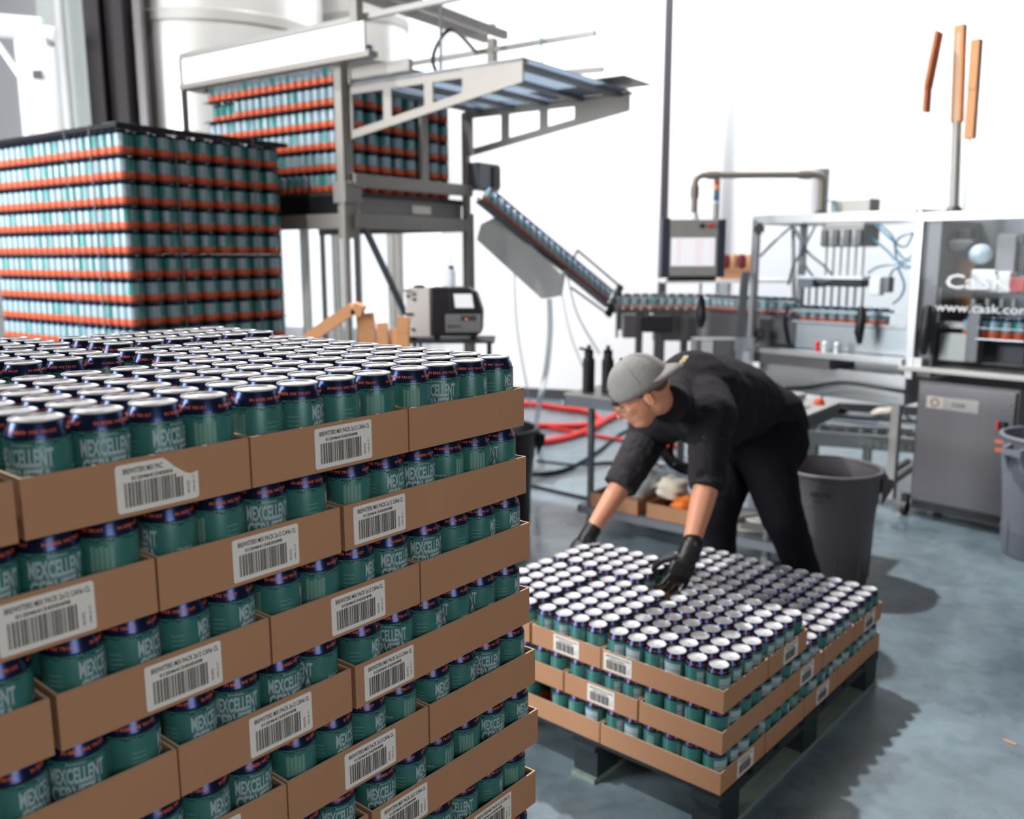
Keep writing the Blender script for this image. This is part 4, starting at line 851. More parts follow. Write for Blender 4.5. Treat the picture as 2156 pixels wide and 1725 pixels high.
# ------------------------------------------------------------------ bins
def bin_(x, y, r, h, m, label, rz=0.0, name='round_bin'):
    t = thing(name, label, 'bin', (x, y, 0), rz); rb = r * .80
    MB().lathe([(.001, .004), (rb - .004, .004), (rb, .012), (rb + .012, h * .70), (r - .022, h * .72), (r - .016, h - .045), (r - .012, h - .03), (r - .012, h - .005), (r - .018, h - .006), (r - .026, h * .70), (rb - .008, .012), (.001, .010)], 56).obj('body', m, t, 40)
    MB().lathe([(r - .020, h - .012), (r - .004, h - .016), (r + .002, h - .008), (r, h + .002), (r - .010, h + .006), (r - .020, h + .001), (r - .020, h - .012)], 56).obj('rim', m, t, 60)
    for a in (0, PI):
        c, s_ = math.cos(a), math.sin(a); mb = MB()
        mb.prism([(c * (r - .016), s_ * (r - .016) - .065, h - .03), (c * (r + .035), s_ * (r + .035) - .055, h - .045), (c * (r + .035), s_ * (r + .035) - .055, h - .085), (c * (r - .012), s_ * (r - .012) - .065, h - .17)], (0, .016, 0))
        mb.prism([(c * (r - .016), s_ * (r - .016) + .050, h - .03), (c * (r + .035), s_ * (r + .035) + .040, h - .045), (c * (r + .035), s_ * (r + .035) + .040, h - .085), (c * (r - .012), s_ * (r - .012) + .050, h - .17)], (0, .016, 0))
        mb.bb(c * (r + .02), c * (r + .036), -.055, .055, h - .085, h - .055); mb.obj('handle', m, t, 0)
    for k in range(10): a = PI / 10 + 2 * PI * k / 10; MB().beam(((rb + .002) * math.cos(a), (rb + .002) * math.sin(a), .03), ((rb + .013) * math.cos(a), (rb + .013) * math.sin(a), h * .68), .010, .010).obj('rib', m, t, 0)
    return t
B1 = bin_(1.59, 4.30, .250, .575, M_bin, 'dark grey round bin just behind the worker, empty and open', -.15)
mb = MB(); vs, fs = glyphs('BRUTE', .02, 2); wrap_text(mb, 'BRUTE', -1.95, .47, .42, .026, .2345, .2352, bold=.02); mb.obj('embossed_name', M_dkgrey, B1, 0)
mb = MB(); wrap_text(mb, '20 GAL', -1.97, .445, .22, .014, .2335, .234, bold=.02); mb.obj('embossed_size', M_dkgrey, B1, 0)
B2 = bin_(2.92, 4.62, .285, .66, M_binr, 'light grey round bin beside the steel control cabinet', .3)
mb = MB(); wrap_text(mb, 'BRUTE', -2.35, .555, .42, .028, .2695, .270, bold=.02); mb.obj('embossed_name', M_dkgrey, B2, 0)
bin_(-.125, 5.12, .28, .62, M_black, 'black round bin behind the outer corner of the front stack', .2)

# ------------------------------------------------------------------ work table behind the worker
FC = Frame(.47, 5.15, math.radians(-38)); TZ = .82
tb = thing('work_table', 'grey steel work table with a lower shelf behind the worker', 'table', FC.w(0, 0, 0), FC.yaw)
MB().bb(-.13, 1.27, -.10, .52, TZ - .012, TZ).obj('tabletop', M_steelm, tb, 0)
for a in ((-.13, 1.27, -.10, -.085), (-.13, 1.27, .505, .52), (-.13, -.115, -.10, .52), (1.255, 1.27, -.10, .52)): MB().bb(*a, TZ - .075, TZ - .012).obj('apron', M_galv, tb, 0)
for x in (0, 1.10):
    for y in (0, .46): MB().cyl((x, y, .012), (x, y, TZ - .012), .021, n=14).obj('leg', M_galv, tb)
for x in (0, 1.10):
    for y in (0, .46): MB().cyl((x, y, 0), (x, y, .05), .027, n=14).obj('foot', M_midgrey, tb)
MB().bb(-.06, 1.18, -.05, .50, .125, .140).obj('lower_shelf', M_galv, tb, 0); MB().bb(-.06, 1.18, -.052, -.04, .095, .125).obj('shelf_lip', M_galv, tb, 0)
def onT(u, v, z): # pixel -> FC local at height z
    p = atz(u, v, z) - FC.o; return p.dot(FC.ax), p.dot(FC.ay)
def bottle(u, v, label, flip=False, r=.036, h=.205):
    x, y = onT(u, v, TZ); t = thing('water_bottle', label, 'bottle', FC.w(max(-.09, x), min(y, .45), TZ), FC.yaw)
    MB().lathe([(.001, 0), (r - .003, 0), (r, .004), (r, h - .02), (r - .006, h), (r - .012, h + .006), (.001, h + .006)], 28).obj('body', M_black, t)
    MB().lathe([(r - .010, h + .006), (r - .009, h + .045), (r - .018, h + .052), (.012, h + .054), (.011, h + .075), (.001, h + .076)], 24).obj('lid', M_black, t)
    if flip: MB().beam((0, 0, h + .045), (-.058, -.01, h + .052), .018, .014).obj('spout_loop', M_black, t, 0)
    MB().ball((.012, -(r - .012), h + .022), .005, 8).obj('lid_pin', M_alu, t)
    return t
bottle(1239, 826, 'black water bottle with its spout loop flipped out, at the table end', True)
bottle(1279, 828, 'black water bottle just right of the flipped spout one'.replace('right of', 'beyond'))
def box_open(name, label, cat, F, x0, x1, y0, y1, z, h, m=M_card):
    t = .004; mb = MB(); mb.bb(x0, x1, y0, y1, z, z + t)
    for a in ((x0, x1, y0, y0 + t), (x0, x1, y1 - t, y1), (x0, x0 + t, y0 + t, y1 - t), (x1 - t, x1, y0 + t, y1 - t)): mb.bb(*a, z + t, z + h)
    return tag(mb.obj(name, m, None, 0, F.o, F.yaw), label, cat)
box_open('cardboard_box', 'low cardboard tray on the lower table shelf under the plastic bag', 'box', FC, .02, .34, -.03, .20, .1405, .085)
box_open('cardboard_box', 'low cardboard tray on the table shelf holding orange rags', 'box', FC, .40, .76, -.03, .22, .1405, .085)
def lump(name, label, cat, c, rad, m, seed=1, flat=None, n=20):
    mb = MB(); mb.ball((0, 0, 0), 1, n); rr = random.Random(seed); ph = [rr.uniform(0, 6) for _ in range(6)]
    out = []
    for x, y, z in mb.v:
        k = 1 + .16 * math.sin(5 * x + ph[0]) * math.sin(4 * y + ph[1]) + .12 * math.sin(9 * z + ph[2] + 3 * x) + .08 * math.sin(13 * y + ph[3])
        out.append((x * rad[0] * k, y * rad[1] * k, max(z * rad[2] * k, -rad[2] * .8)))
    mb.v = out; o = mb.obj(name, m, None, 70, c); return tag(o, label, cat)
lump('plastic_bag', 'crumpled clear plastic bag of cups on the lower table shelf', 'bag', FC.w(.27, .06, .335), (.15, .085, .13), M_plastic, 3)
lump('rag', 'orange rag bunched in the shelf tray', 'rag', FC.w(.60, .06, .225), (.075, .06, .05), mat('orange_cloth', (232, 120, 40), .8), 5)
lump('rag', 'white rag lying beside the orange rag', 'rag', FC.w(.70, .02, .20), (.06, .05, .035), M_white, 6)
lump('paper_bundle', 'cream crumpled paper beside the plastic bag on the shelf', 'paper', FC.w(.47, .14, .285), (.09, .07, .07), mat('cream_paper', (222, 212, 196), .8), 8)
lump('blue_packet', 'small blue packet behind the orange rag', 'packet', FC.w(.72, .12, .25), (.045, .035, .045), M_bluep, 9)
for i, (x, y, rz, c) in enumerate(((.92, .10, .4, (178, 170, 158)), (1.0, .22, -.5, (208, 204, 198)), (.86, .28, 1.1, (150, 140, 128)), (1.06, .05, .1, (96, 92, 90)))):
    tag(MB().bb(-.11, .11, -.05, .05, 0, .012).obj('flat_bracket', mat(f'bracket_tone_{i}', c, .5), None, 0, FC.w(x, y, .1405 + .0125 * i), FC.yaw + rz), ['tan flat bracket lowest in the shelf pile', 'pale flat bracket second in the shelf pile', 'brown flat bracket third in the shelf pile', 'dark flat bracket on top of the shelf pile'][i], 'bracket')
# things on the table end behind the worker's back
x, y = onT(1668, 872, TZ); cu = thing('metal_tub', 'shiny steel tub on the table end behind the worker', 'tub', FC.w(1.12, .22, TZ), FC.yaw)
MB().lathe([(.001, .002), (.045, 0), (.062, .05), (.066, .052), (.064, .046), (.046, .006), (.001, .006)], 24).obj('bowl', M_steel, cu); MB().bb(-.05, .05, -.07, .07, .055, .075).obj('lid', M_steel, cu, 0, bevel=.01)
tag(MB().lathe([(.001, 0), (.028, 0), (.03, .012), (.02, .03), (.001, .032)], 18).obj('orange_cap', mat('orange_cap_plastic', (214, 78, 34), .4), loc=FC.w(1.2, .40, TZ)), 'orange plastic cap on the table end beside the steel tub', 'cap')
tag(MB().bb(-.06, .06, -.02, .02, 0, .03).obj('red_tool', M_red, None, 0, FC.w(1.0, .42, TZ), FC.yaw + .4), 'red handled tool behind the steel tub on the table', 'tool')

# ------------------------------------------------------------------ low roller frame beside the cabinet
FR = Frame(1.75, 6.25, math.radians(-24)); zr = .40
rf = thing('roller_table', 'low galvanised roller table with a row of short rollers, behind the grey bin', 'roller table', FR.w(0, 0, 0), FR.yaw)
for y in (0, .45): MB().bb(-.05, 1.15, y - .02, y + .02, zr - .10, zr).obj('side_rail', M_steel, rf, 0, bevel=.004)
for x in (0, .38, .75, 1.1):
    for y in (0, .45): MB().bb(x - .025, x + .025, y - .018, y + .018, 0, zr - .10).obj('leg', M_steelm, rf, 0)
for i in range(12): MB().cyl((.03 + i * .095, .02, zr - .03), (.03 + i * .095, .43, zr - .03), .018, n=12).obj('roller', M_steelm, rf)
for i in range(8): MB().cyl((.72 + i * .05, -.045, zr - .06), (.72 + i * .05, -.02, zr - .06), .016, n=12).obj('edge_roller', M_alu, rf)
MB().bb(-.05, 1.15, .45, .62, zr + .02, zr + .05).obj('rear_shelf', M_galv, rf, 0)
for i, (x, y, l, rz, m, lab) in enumerate(((.15, .2, .5, .3, M_steel, 'polished flat bar lying across the roller table'), (.45, .28, .45, -.35, M_whitep, 'white plastic guide strip on the roller table'), (.75, .2, .55, .12, M_steel, 'polished guide rail along the roller table edge'), (.3, .1, .3, .9, M_black, 'black hose end lying on the roller table'), (.95, .3, .35, -.6, M_whitep, 'white offcut beside the cabinet end of the roller table'))):
    tag(MB().bb(-l / 2, l / 2, -.02, .02, 0, .025).obj('guide_bar', m, None, 0, FR.w(x, y, zr + .001 + i * .0003), FR.yaw + rz, bevel=.004), lab, 'bar')
for i, (x, sz, m, lab) in enumerate(((.25, .09, mat('brown_clutter', (112, 84, 70), .7), 'brown cardboard scrap on the rear shelf of the roller table'), (.50, .07, M_brown, 'dark cloth heap on the rear shelf of the roller table'), (.85, .08, mat('cream_cloth', (206, 198, 188), .8), 'cream cloth on the rear shelf near the cabinet'))):
    lump('cloth_heap', lab, 'cloth', FR.w(x, .53, zr + .05 + sz * .35), (sz * 1.3, sz * .8, sz * .45), m, 20 + i, n=14)
for x in (1.02, 1.1): MB().beam((x, -.02, zr - .15), (x - .28, -.3, .06), .03, .03).obj('brace', M_steelm, rf, 0)
# cables under the filler
for i, (pts, m, r_, lab) in enumerate((
    ([Mx(1655, 818, .0), Mx(1700, 815, -.05), Mx(1760, 806, -.05), Mx(1800, 808, -.05), Mx(1860, 818, -.05), Mx(1908, 826, 0)], M_black, .011, 'thick black cable slung under the filler drip tray'),
    ([Mx(1760, 790, .3), Mx(1735, 830, .3), Mx(1715, 860, .35), Mx(1700, 900, .4)], M_galv, .007, 'thin grey line dropping under the filler'),
    ([Mx(1905, 790, .2), Mx(1900, 830, .2), Mx(1905, 870, .2), Mx(1918, 885, .2)], M_blue, .008, 'blue air line dropping beside the control cabinet'),
    ([Mx(1680, 788, .3), Mx(1682, 815, .3), Mx(1678, 840, .3)], M_galv, .005, 'short thin line under the filler leg housing'))):
    if i == 1: pts.append(pts[-1] - Vector((.05, 0, pts[-1].z - .012)))
    tag(MB().tube(spline([tuple(p) for p in pts], 8), r_, 8).obj('cable', m, loc=FM.w(0, 0, 0), rz=FM.yaw), lab, 'cable')

# ------------------------------------------------------------------ hoses and cables on the floor
def floor_line(name, px, r, m, label, cat='hose', z=None, n=8):
    pts = [atz(u, v, (r if z is None else z) + dz) for u, v, dz in [(p + (0,))[:3] for p in px]]
    return tag(MB().tube(spline(pts, n), r, 10).obj(name, m), label, cat)
floor_line('red_hose', [(1052, 846), (1085, 850), (1130, 852), (1180, 860), (1230, 866), (1262, 880), (1250, 893), (1200, 897), (1120, 896), (1060, 893)], .030, M_hose, 'thick red hose doubling back on the floor below the wall')
floor_line('red_hose', [(1050, 925), (1120, 932), (1180, 925), (1240, 905), (1285, 880), (1330, 862), (1400, 860)], .030, M_hose, 'thick red hose sweeping past the table legs')
floor_line('red_hose', [(1090, 897), (1150, 900), (1220, 912), (1300, 925), (1380, 938), (1440, 940)], .016, M_hose, 'thin red hose running behind the table legs')
floor_line('black_cable', [(1060, 995), (1140, 998), (1200, 985), (1260, 950), (1305, 915), (1350, 895)], .014, M_rubber, 'black cable curving across the floor behind the table', 'cable')
floor_line('black_cable', [(1130, 970), (1210, 978), (1290, 974), (1360, 985)], .008, M_rubber, 'thin dark cable straight across the floor', 'cable')
floor_line('black_cable', [(1100, 1018), (1170, 1035), (1250, 1052), (1330, 1064)], .012, M_rubber, 'dark cable nearest the worker on the wet floor', 'cable')
lnz = floor_line('hose_coupling', [(1188, 850), (1222, 858)], .034, M_alu, 'bright metal coupling on the red hose', 'coupling', z=.04)
tag(MB().lathe([(.001, 0), (.12, 0), (.12, .02), (.09, .03), (.001, .03)], 28).obj('drain_cover', M_dkgrey, loc=atz(1190, 832, 0)), 'round dark floor drain cover by the baseboard', 'drain')
ht = thing('black_hose_coil', 'coil of black hose hanging below the table top behind the worker', 'hose', FC.w(.45, .35, 0), FC.yaw)
for i, (cz, rr) in enumerate(((.50, .16), (.47, .19), (.45, .14))): MB().tube([(rr * math.cos(t * PI / 10), .03 * i, cz + rr * .75 * math.sin(t * PI / 10)) for t in range(21)], .018, 8, cap=False).obj('loop', M_rubber, ht)
tag(MB().lathe([(.001, 0), (.11, 0), (.13, .02), (.14, .26), (.148, .27), (.13, .265), (.12, .02), (.001, .012)], 28).obj('clear_bucket', M_clear, loc=(1.00, 5.55, 0)), 'milky clear bucket on the floor behind the table', 'bucket')

# ------------------------------------------------------------------ date coder on its stand, kraft paper
yp = 4.55
q = aty(955, 718, yp); sd = thing('coder_stand', 'thin dark metal stand table under the date coder', 'stand', (q.x, yp, 0)); zs_ = q.z
MB().bb(-.24, .21, -.02, .30, zs_ - .012, zs_).obj('top', M_dkgrey, sd, 0)
for x in (-.20, .18):
    for y in (0, .28): MB().cyl((x, y, 0), (x, y, zs_ - .012), .010, n=10).obj('leg', M_dkgrey, sd)
dc = thing('date_coder', 'black and white date coding printer with a lit screen and grey front panel', 'printer', (q.x, yp, zs_), 0)
def dpx(u, v, Y=yp): p = aty(u, v, Y); return p.x - q.x, p.z - zs_
x0, zt_ = dpx(905, 606); x1, zb_ = dpx(1017, 706)
MB().prism([(x0, 0, .025), (x0, 0, zt_), (x1 - .07, 0, zt_ - .002), (x1 - .03, 0, zt_ - .03), (x1, 0, zt_ * .55), (x1 - .004, 0, .045), (x1 - .03, 0, .025)], (0, .22, 0)).obj('black_housing', M_black, dc, 0, bevel=.008)
a = dpx(853, 612)[0]; MB().bb(a, x0 - .001, .0, .22, .02, zt_ - .004).obj('white_housing', mat('off_white_housing', (208, 202, 198), .5), dc, 0, bevel=.004)
MB().bb(a - .012, a + .03, -.015, .0, zt_ - .018, zt_ - .010).obj('top_flange', M_midgrey, dc, 0)
sx0, sz1 = dpx(955, 619); sx1, sz0 = dpx(996, 648); MB().prism([(sx0, -.004, sz1), (sx0 + .008, -.004, sz0), (sx1 + .004, -.004, sz0 - .001), (sx1 - .006, -.004, sz1)], (0, .004, 0)).obj('screen', M_screen, dc, 0)
MB().bb(sx0 - .02, sx1 + .02, -.0035, -.0005, sz0 - .02, sz1 + .012).obj('screen_bezel', M_black, dc, 0, bevel=.002)
px0, pz1 = dpx(938, 662); px1, pz0 = dpx(1014, 700); MB().bb(px0, px1, -.008, -.0005, pz0, pz1).obj('front_panel', M_midgrey, dc, 0, bevel=.003)
MB().bb(dpx(962, 0)[0], dpx(996, 0)[0], -.010, -.0082, dpx(0, 677)[1], dpx(0, 667)[1]).obj('button_strip', M_dkgrey, dc, 0)
for u, m in ((965, M_bluep), (971, M_bluep), (982, M_led)): p = dpx(u, 672); MB().ball((p[0], -.010, p[1]), .003, 8).obj('indicator', m, dc)
p = dpx(946, 687); MB().cyl((p[0], -.0095, p[1]), (p[0], -.008, p[1]), .008, n=16).obj('round_mark', M_dkgrey, dc); MB().bb(p[0] + .012, p[0] + .06, -.009, -.0082, p[1] - .004, p[1] + .004).obj('word_mark', M_dkgrey, dc, 0)
for u, v, w_ in ((859, 624, .006), (872, 620, .007), (872, 631, .007), (862, 662, .02), (870, 694, .008)): p = dpx(u, v); MB().bb(p[0] - w_, p[0] + w_, -.004, 0, p[1] - .006, p[1] + .006).obj('port', M_black, dc, 0)
for x in (x0 + .03, x1 - .05): MB().bb(x - .015, x + .015, .02, .05, 0, .025).obj('foot', M_black, dc, 0)
MB().bb(a + .01, a + .05, .02, .05, 0, .02).obj('foot', M_black, dc, 0)
p = dpx(880, 600); tag(MB().ball((0, 0, 0), .02, 12, sc=(1.6, 1, .45)).obj('black_plug', M_black, loc=(q.x + p[0], yp + .06, zs_ + zt_ + .004)), 'small black plug lying on the white end of the coder', 'plug')
bo = thing('squeeze_bottle', 'clear squeeze bottle with a blue cap and tube on the date coder', 'bottle', (q.x + dpx(948, 600)[0], yp + .08, zs_ + zt_), 0)
MB().lathe([(.001, 0), (.020, 0), (.021, .004), (.021, .075), (.013, .092), (.001, .093)], 20).obj('body', M_clear, bo); MB().lathe([(.0135, .092), (.0135, .108), (.001, .110)], 16).obj('cap', mat('navy_cap', (30, 50, 80), .4), bo); MB().tube([(0, 0, .11), (0, 0, .14), (-.006, 0, .146)], .002, 6).obj('tube', M_clear, bo)
def strip(name, px, Y, w, label, m=M_kraft, th=.012):
    pts = [aty(u, v, Y) for u, v in px]; mb = MB(); o = pts[0].copy()
    for p0, p1 in zip(pts, pts[1:]): mb.beam(p0 - o, p1 - o, w, th)
    return tag(mb.obj(name, m, None, 0, o), label, 'paper')
kp = 4.25
strip('kraft_paper_strip', [(640, 722), (665, 702), (745, 648), (765, 656)], kp, .09, 'long kraft paper strip folded over above the lids', th=.055)
strip('kraft_paper_strip', [(768, 660), (772, 690), (778, 760)], kp + .02, .08, 'kraft paper strip hanging down from the fold', th=.05)
strip('kraft_paper_strip', [(804, 680), (812, 760)], kp, .05, 'short upright kraft paper fold between the strips', th=.035)
strip('kraft_paper_strip', [(830, 692), (830, 760)], kp, .04, 'narrow curled kraft paper loop', th=.02)
strip('kraft_paper_strip', [(850, 668), (848, 700), (850, 770)], kp, .06, 'upright kraft paper fold beside the date coder', th=.045)
zk_ = aty(800, 764, kp).z; kx = aty(780, 764, kp)
kt = thing('crate_table', 'grey side table holding the kraft paper, hidden behind the lids', 'table', (kx.x, kp, 0)); MB().bb(-.40, .22, -.10, .25, zk_ - .02, zk_ - .001).obj('tabletop', M_galv, kt, 0)
for x in (-.37, .19):
    for y in (-.07, .22): MB().bb(x - .015, x + .015, y - .015, y + .015, 0, zk_ - .02).obj('leg', M_galv, kt, 0)
tag(MB().bb(-.02, .02, -.006, .006, 0, .003).obj('paper_scrap', M_kraft, None, 0, atz(2126, 1564, 0) , -.9), 'tiny kraft paper scrap on the open floor', 'scrap')

# ------------------------------------------------------------------ the worker
def organic(name, parts, mats, voxel=.007, smooth=6, parent=None, noise=None):
    """closed shapes fused into ONE continuous skin by a voxel remesh"""
    mb = MB()
    for f in parts: f(mb)
    me = mb.mesh('tmp', mats, 0); o = bpy.data.objects.new('tmp', me); C.objects.link(o)
    r = o.modifiers.new('r', 'REMESH'); r.mode = 'VOXEL'; r.voxel_size = voxel; r.use_smooth_shade = True
    sm = o.modifiers.new('s', 'SMOOTH'); sm.factor = .5; sm.iterations = smooth
    if noise:
        tx = bpy.data.textures.new('folds', 'CLOUDS'); tx.noise_scale = noise[1]; tx.noise_depth = 2
        d = o.modifiers.new('d', 'DISPLACE'); d.texture = tx; d.strength = noise[0]; d.mid_level = .5; d.texture_coords = 'LOCAL'
    dg = bpy.context.evaluated_depsgraph_get(); dg.update()
    m2 = bpy.data.meshes.new_from_object(o.evaluated_get(dg)); bpy.data.objects.remove(o)
    m2.polygons.foreach_set('use_smooth', [True] * len(m2.polygons)); m2.materials.clear(); m2.materials.append(mats); m2.name = name
    return link(name, m2, parent)
def cap(a, ra, b, rb, n=18, balls=(1, 1)):
    def f(mb):
        mb.tube([a, Vector(a).lerp(Vector(b), .5), b], [ra, (ra + rb) / 2, rb], n)
        if balls[0]: mb.ball(a, ra, n)
        if balls[1]: mb.ball(b, rb, n)
    return f
def ell(c, r, sc, rot=None, n=20): return lambda mb: mb.ball(c, r, n, sc=sc, rot=rot)
J = dict(pel=aty(1598, 885, 3.84), wai=aty(1545, 846, 3.68), che=aty(1465, 838, 3.42), nec=aty(1415, 838, 3.24), shB=aty(1494, 880, 3.13), elB=aty(1490, 1012, 2.98), wrB=aty(1452, 1160, 2.90),
         shA=aty(1378, 895, 3.58), elA=aty(1318, 1006, 3.48), wrA=aty(1243, 1122, 3.37), hiN=aty(1608, 945, 3.68), knN=aty(1648, 1090, 3.60), anN=aty(1706, 1290, 3.80),
         hiF=aty(1552, 940, 3.90), knF=aty(1514, 1080, 3.78), anF=aty(1512, 1280, 3.98))
J['anN'].z = .10; J['anF'].z = .10
wk = thing('person', 'worker in a black shirt, black trousers and backwards grey cap bending over the low stack', 'person', (J['pel'].x, J['pel'].y, 0)); base = wk.location.copy()
for k in J: J[k] = J[k] - base
# head frame
ear = aty(1366, 843, 2.93) - base
hf = Vector((-.78, .04, -.60)).normalized(); hu = Vector((-.58, .0, .80)); hu = (hu - hf * hu.dot(hf)).normalized(); hs = hf.cross(hu).normalized()
if hs.y > 0: hs = -hs
hc_ = ear - hs * .078
HR = Matrix((hf, hs, hu)).transposed()
def H(f, s_, u): return hc_ + hf * f + hs * s_ + hu * u
def he(f, s_, u, rf, rs, ru, n=20): return lambda mb: mb.ball(H(f, s_, u), 1, n, sc=(rf, rs, ru), rot=HR)
body = [cap(J['pel'], .13, J['wai'], .125), cap(J['wai'], .125, J['che'], .14), cap(J['che'], .11, J['shB'], .07), cap(J['che'], .11, J['shA'], .07), cap(J['che'], .09, J['nec'], .062),
        cap(J['nec'], .060, H(-.02, 0, -.03), .056),
        cap(J['shB'], .062, J['elB'], .048), cap(J['elB'], .045, J['elB'].lerp(J['wrB'], .35), .042), cap(J['elB'].lerp(J['wrB'], .35), .042, J['wrB'], .028),
        cap(J['shA'], .060, J['elA'], .047), cap(J['elA'], .045, J['elA'].lerp(J['wrA'], .35), .042), cap(J['elA'].lerp(J['wrA'], .35), .042, J['wrA'], .028),
        cap(J['pel'], .12, J['hiN'], .09), cap(J['hiN'], .085, J['knN'], .062), cap(J['knN'], .06, J['anN'], .042), cap(J['pel'], .12, J['hiF'], .09), cap(J['hiF'], .085, J['knF'], .062), cap(J['knF'], .06, J['anF'], .042),
        he(-.012, 0, .045, .098, .076, .100), he(.040, 0, -.012, .062, .060, .070), he(.052, 0, -.052, .040, .046, .036), he(.078, 0, -.060, .018, .022, .016), he(.055, 0, .045, .045, .062, .045),
        he(.060, .038, .0, .030, .022, .026), he(.060, -.038, .0, .030, .022, .026),
        he(.100, 0, .012, .016, .012, .026), he(.112, 0, -.004, .014, .013, .012), he(.094, 0, -.032, .012, .022, .008), he(.091, 0, -.042, .012, .019, .008), he(.088, 0, .040, .018, .045, .010),
        he(-.004, .080, .002, .017, .010, .030), he(-.004, -.080, .002, .017, .010, .030)]
organic('body', body, M_skin, .0055, 3, wk)
# face details
for sg in (1, -1):
    MB().ball(tuple(H(.088, .031 * sg, .018)), .0115, 12, rot=HR).obj('eye', mat('eye_white', (205, 196, 190), .3), wk)
    MB().ball(tuple(H(.0955, .033 * sg, .015)), .0055, 10, rot=HR).obj('iris', M_hair, wk)
    MB().ball(tuple(H(.094, .031 * sg, .027)), 1, 10, sc=(.009, .016, .006), rot=HR).obj('eyelid', M_skin, wk)
    MB().tube([H(.103, .014 * sg, .040), H(.102, .032 * sg, .045), H(.092, .050 * sg, .040)], [.003, .004, .002], 8).obj('eyebrow', M_hair, wk)
    MB().tube([H(-.002, .091 * sg, .022), H(-.012, .092 * sg, .012), H(-.012, .091 * sg, -.008), H(-.002, .088 * sg, -.020)], [.003, .0045, .004, .003], 8).obj('ear_fold', M_skin, wk)
MB().tube([H(.101, -.022, -.036), H(.1045, 0, -.0365), H(.101, .022, -.036)], .0022, 8).obj('mouth', mat('lip', (150, 84, 74), .5), wk)
gl = MB()
for sg in (1, -1):
    gl.tube([H(.112, .034 * sg, .014) + hs * .021 * math.cos(t * PI / 8) * 1.0 + hu * .018 * math.sin(t * PI / 8) for t in range(17)], .0013, 6, cap=False)
    gl.tube([H(.112, .055 * sg, .020), H(.06, .078 * sg, .020), H(-.005, .084 * sg, .022)], .0013, 6)
gl.tube([H(.112, .013, .018), H(.116, 0, .021), H(.112, -.013, .018)], .0013, 6); gl.obj('glasses', mat('gold_wire', (190, 150, 100), .3, .8), wk)
# hair at the sides, back and in the cap opening
organic('hair', [he(-.050, 0, .024, .052, .076, .044), he(-.01, .074, .036, .040, .010, .022), he(-.01, -.074, .036, .040, .010, .022), he(.066, 0, .088, .034, .034, .026)], M_hair, .005, 3, wk)
# cap: crown, seams, button, brim turned to the back
def capdome(a, b, c, cf, cu_, cut, th=0.0):
    mb = MB(); n = 36; m = 12; vs = [H(cf, 0, cu_ + c)]
    for i in range(1, m + 1):
        ph = (PI / 2 + cut) * i / m
        for k in range(n):
            t = 2 * PI * k / n; vs.append(H(cf + a * math.sin(ph) * math.cos(t), b * math.sin(ph) * math.sin(t), cu_ + c * math.cos(ph) + (.016 * math.cos(t) - .014) * (i / m) ** 2))
    fs = [(0, 1 + k, 1 + (k + 1) % n) for k in range(n)] + [(1 + (i - 1) * n + k, 1 + i * n + k, 1 + i * n + (k + 1) % n, 1 + (i - 1) * n + (k + 1) % n) for i in range(1, m) for k in range(n)]
    mb.add(vs, fs); return mb
cp_ = capdome(.109, .087, .100, -.008, .052, .10).obj('cap', M_cap, wk, 60)
sd_ = cp_.modifiers.new('t', 'SOLIDIFY'); sd_.thickness = .003; sd_.offset = 1
for t in range(6):
    a = PI / 6 + t * PI / 3; pts = [H(-.008 + .1105 * math.sin(p) * math.cos(a), .0885 * math.sin(p) * math.sin(a), .052 + .1015 * math.cos(p)) for p in [k * (PI / 2) / 9 for k in range(10)]]
    MB().tube(pts, .0013, 6).obj('seam', M_cap, cp_)
MB().ball(tuple(H(-.008, 0, .156)), .007, 12, sc=(1, 1, .6), rot=HR).obj('button', M_black, cp_)
mb = MB(); n = 18; vs = []
for i in range(n + 1):
    t = PI / 2 + .28 + (PI - .56) * i / n; c, s_ = math.cos(t), math.sin(t)
    e = .054 * (math.sin(PI * i / n)) ** .6
    vs += [H(-.008 + .105 * c, .084 * s_, .050 - .004 * abs(s_)), H(-.008 + .105 * c - e, .084 * s_ * 1.02, .046 - .034 * e / .054 - .016 * s_ * s_ * (e / .054))]
mb.add(vs, [(2 * i, 2 * i + 2, 2 * i + 3, 2 * i + 1) for i in range(n)]); br = mb.obj('brim', M_cap, cp_, 60); so = br.modifiers.new('t', 'SOLIDIFY'); so.thickness = .004
mb = MB(); mb.tube([H(-.008 + .113 * math.cos(t), .090 * math.sin(t), .046) for t in [-.50 + k * .1 for k in range(11)]], .0075, 8); mb.obj('strap', M_black, cp_)
mb = MB()
vs = [];
for k in range(9):
    t = -.42 + k * .105; vs.append(H(-.008 + .1135 * math.cos(t), .091 * math.sin(t), .054))
for k in range(9):
    t = -.42 + (8 - k) * .105; vs.append(H(-.008 + .1115 * math.cos(t), .091 * math.sin(t), .056 + .030 * math.cos((t) / .42 * PI / 2)))
mb.add(vs, [tuple(range(18))]); mb.obj('strap_opening', M_hair, cp_, 0)
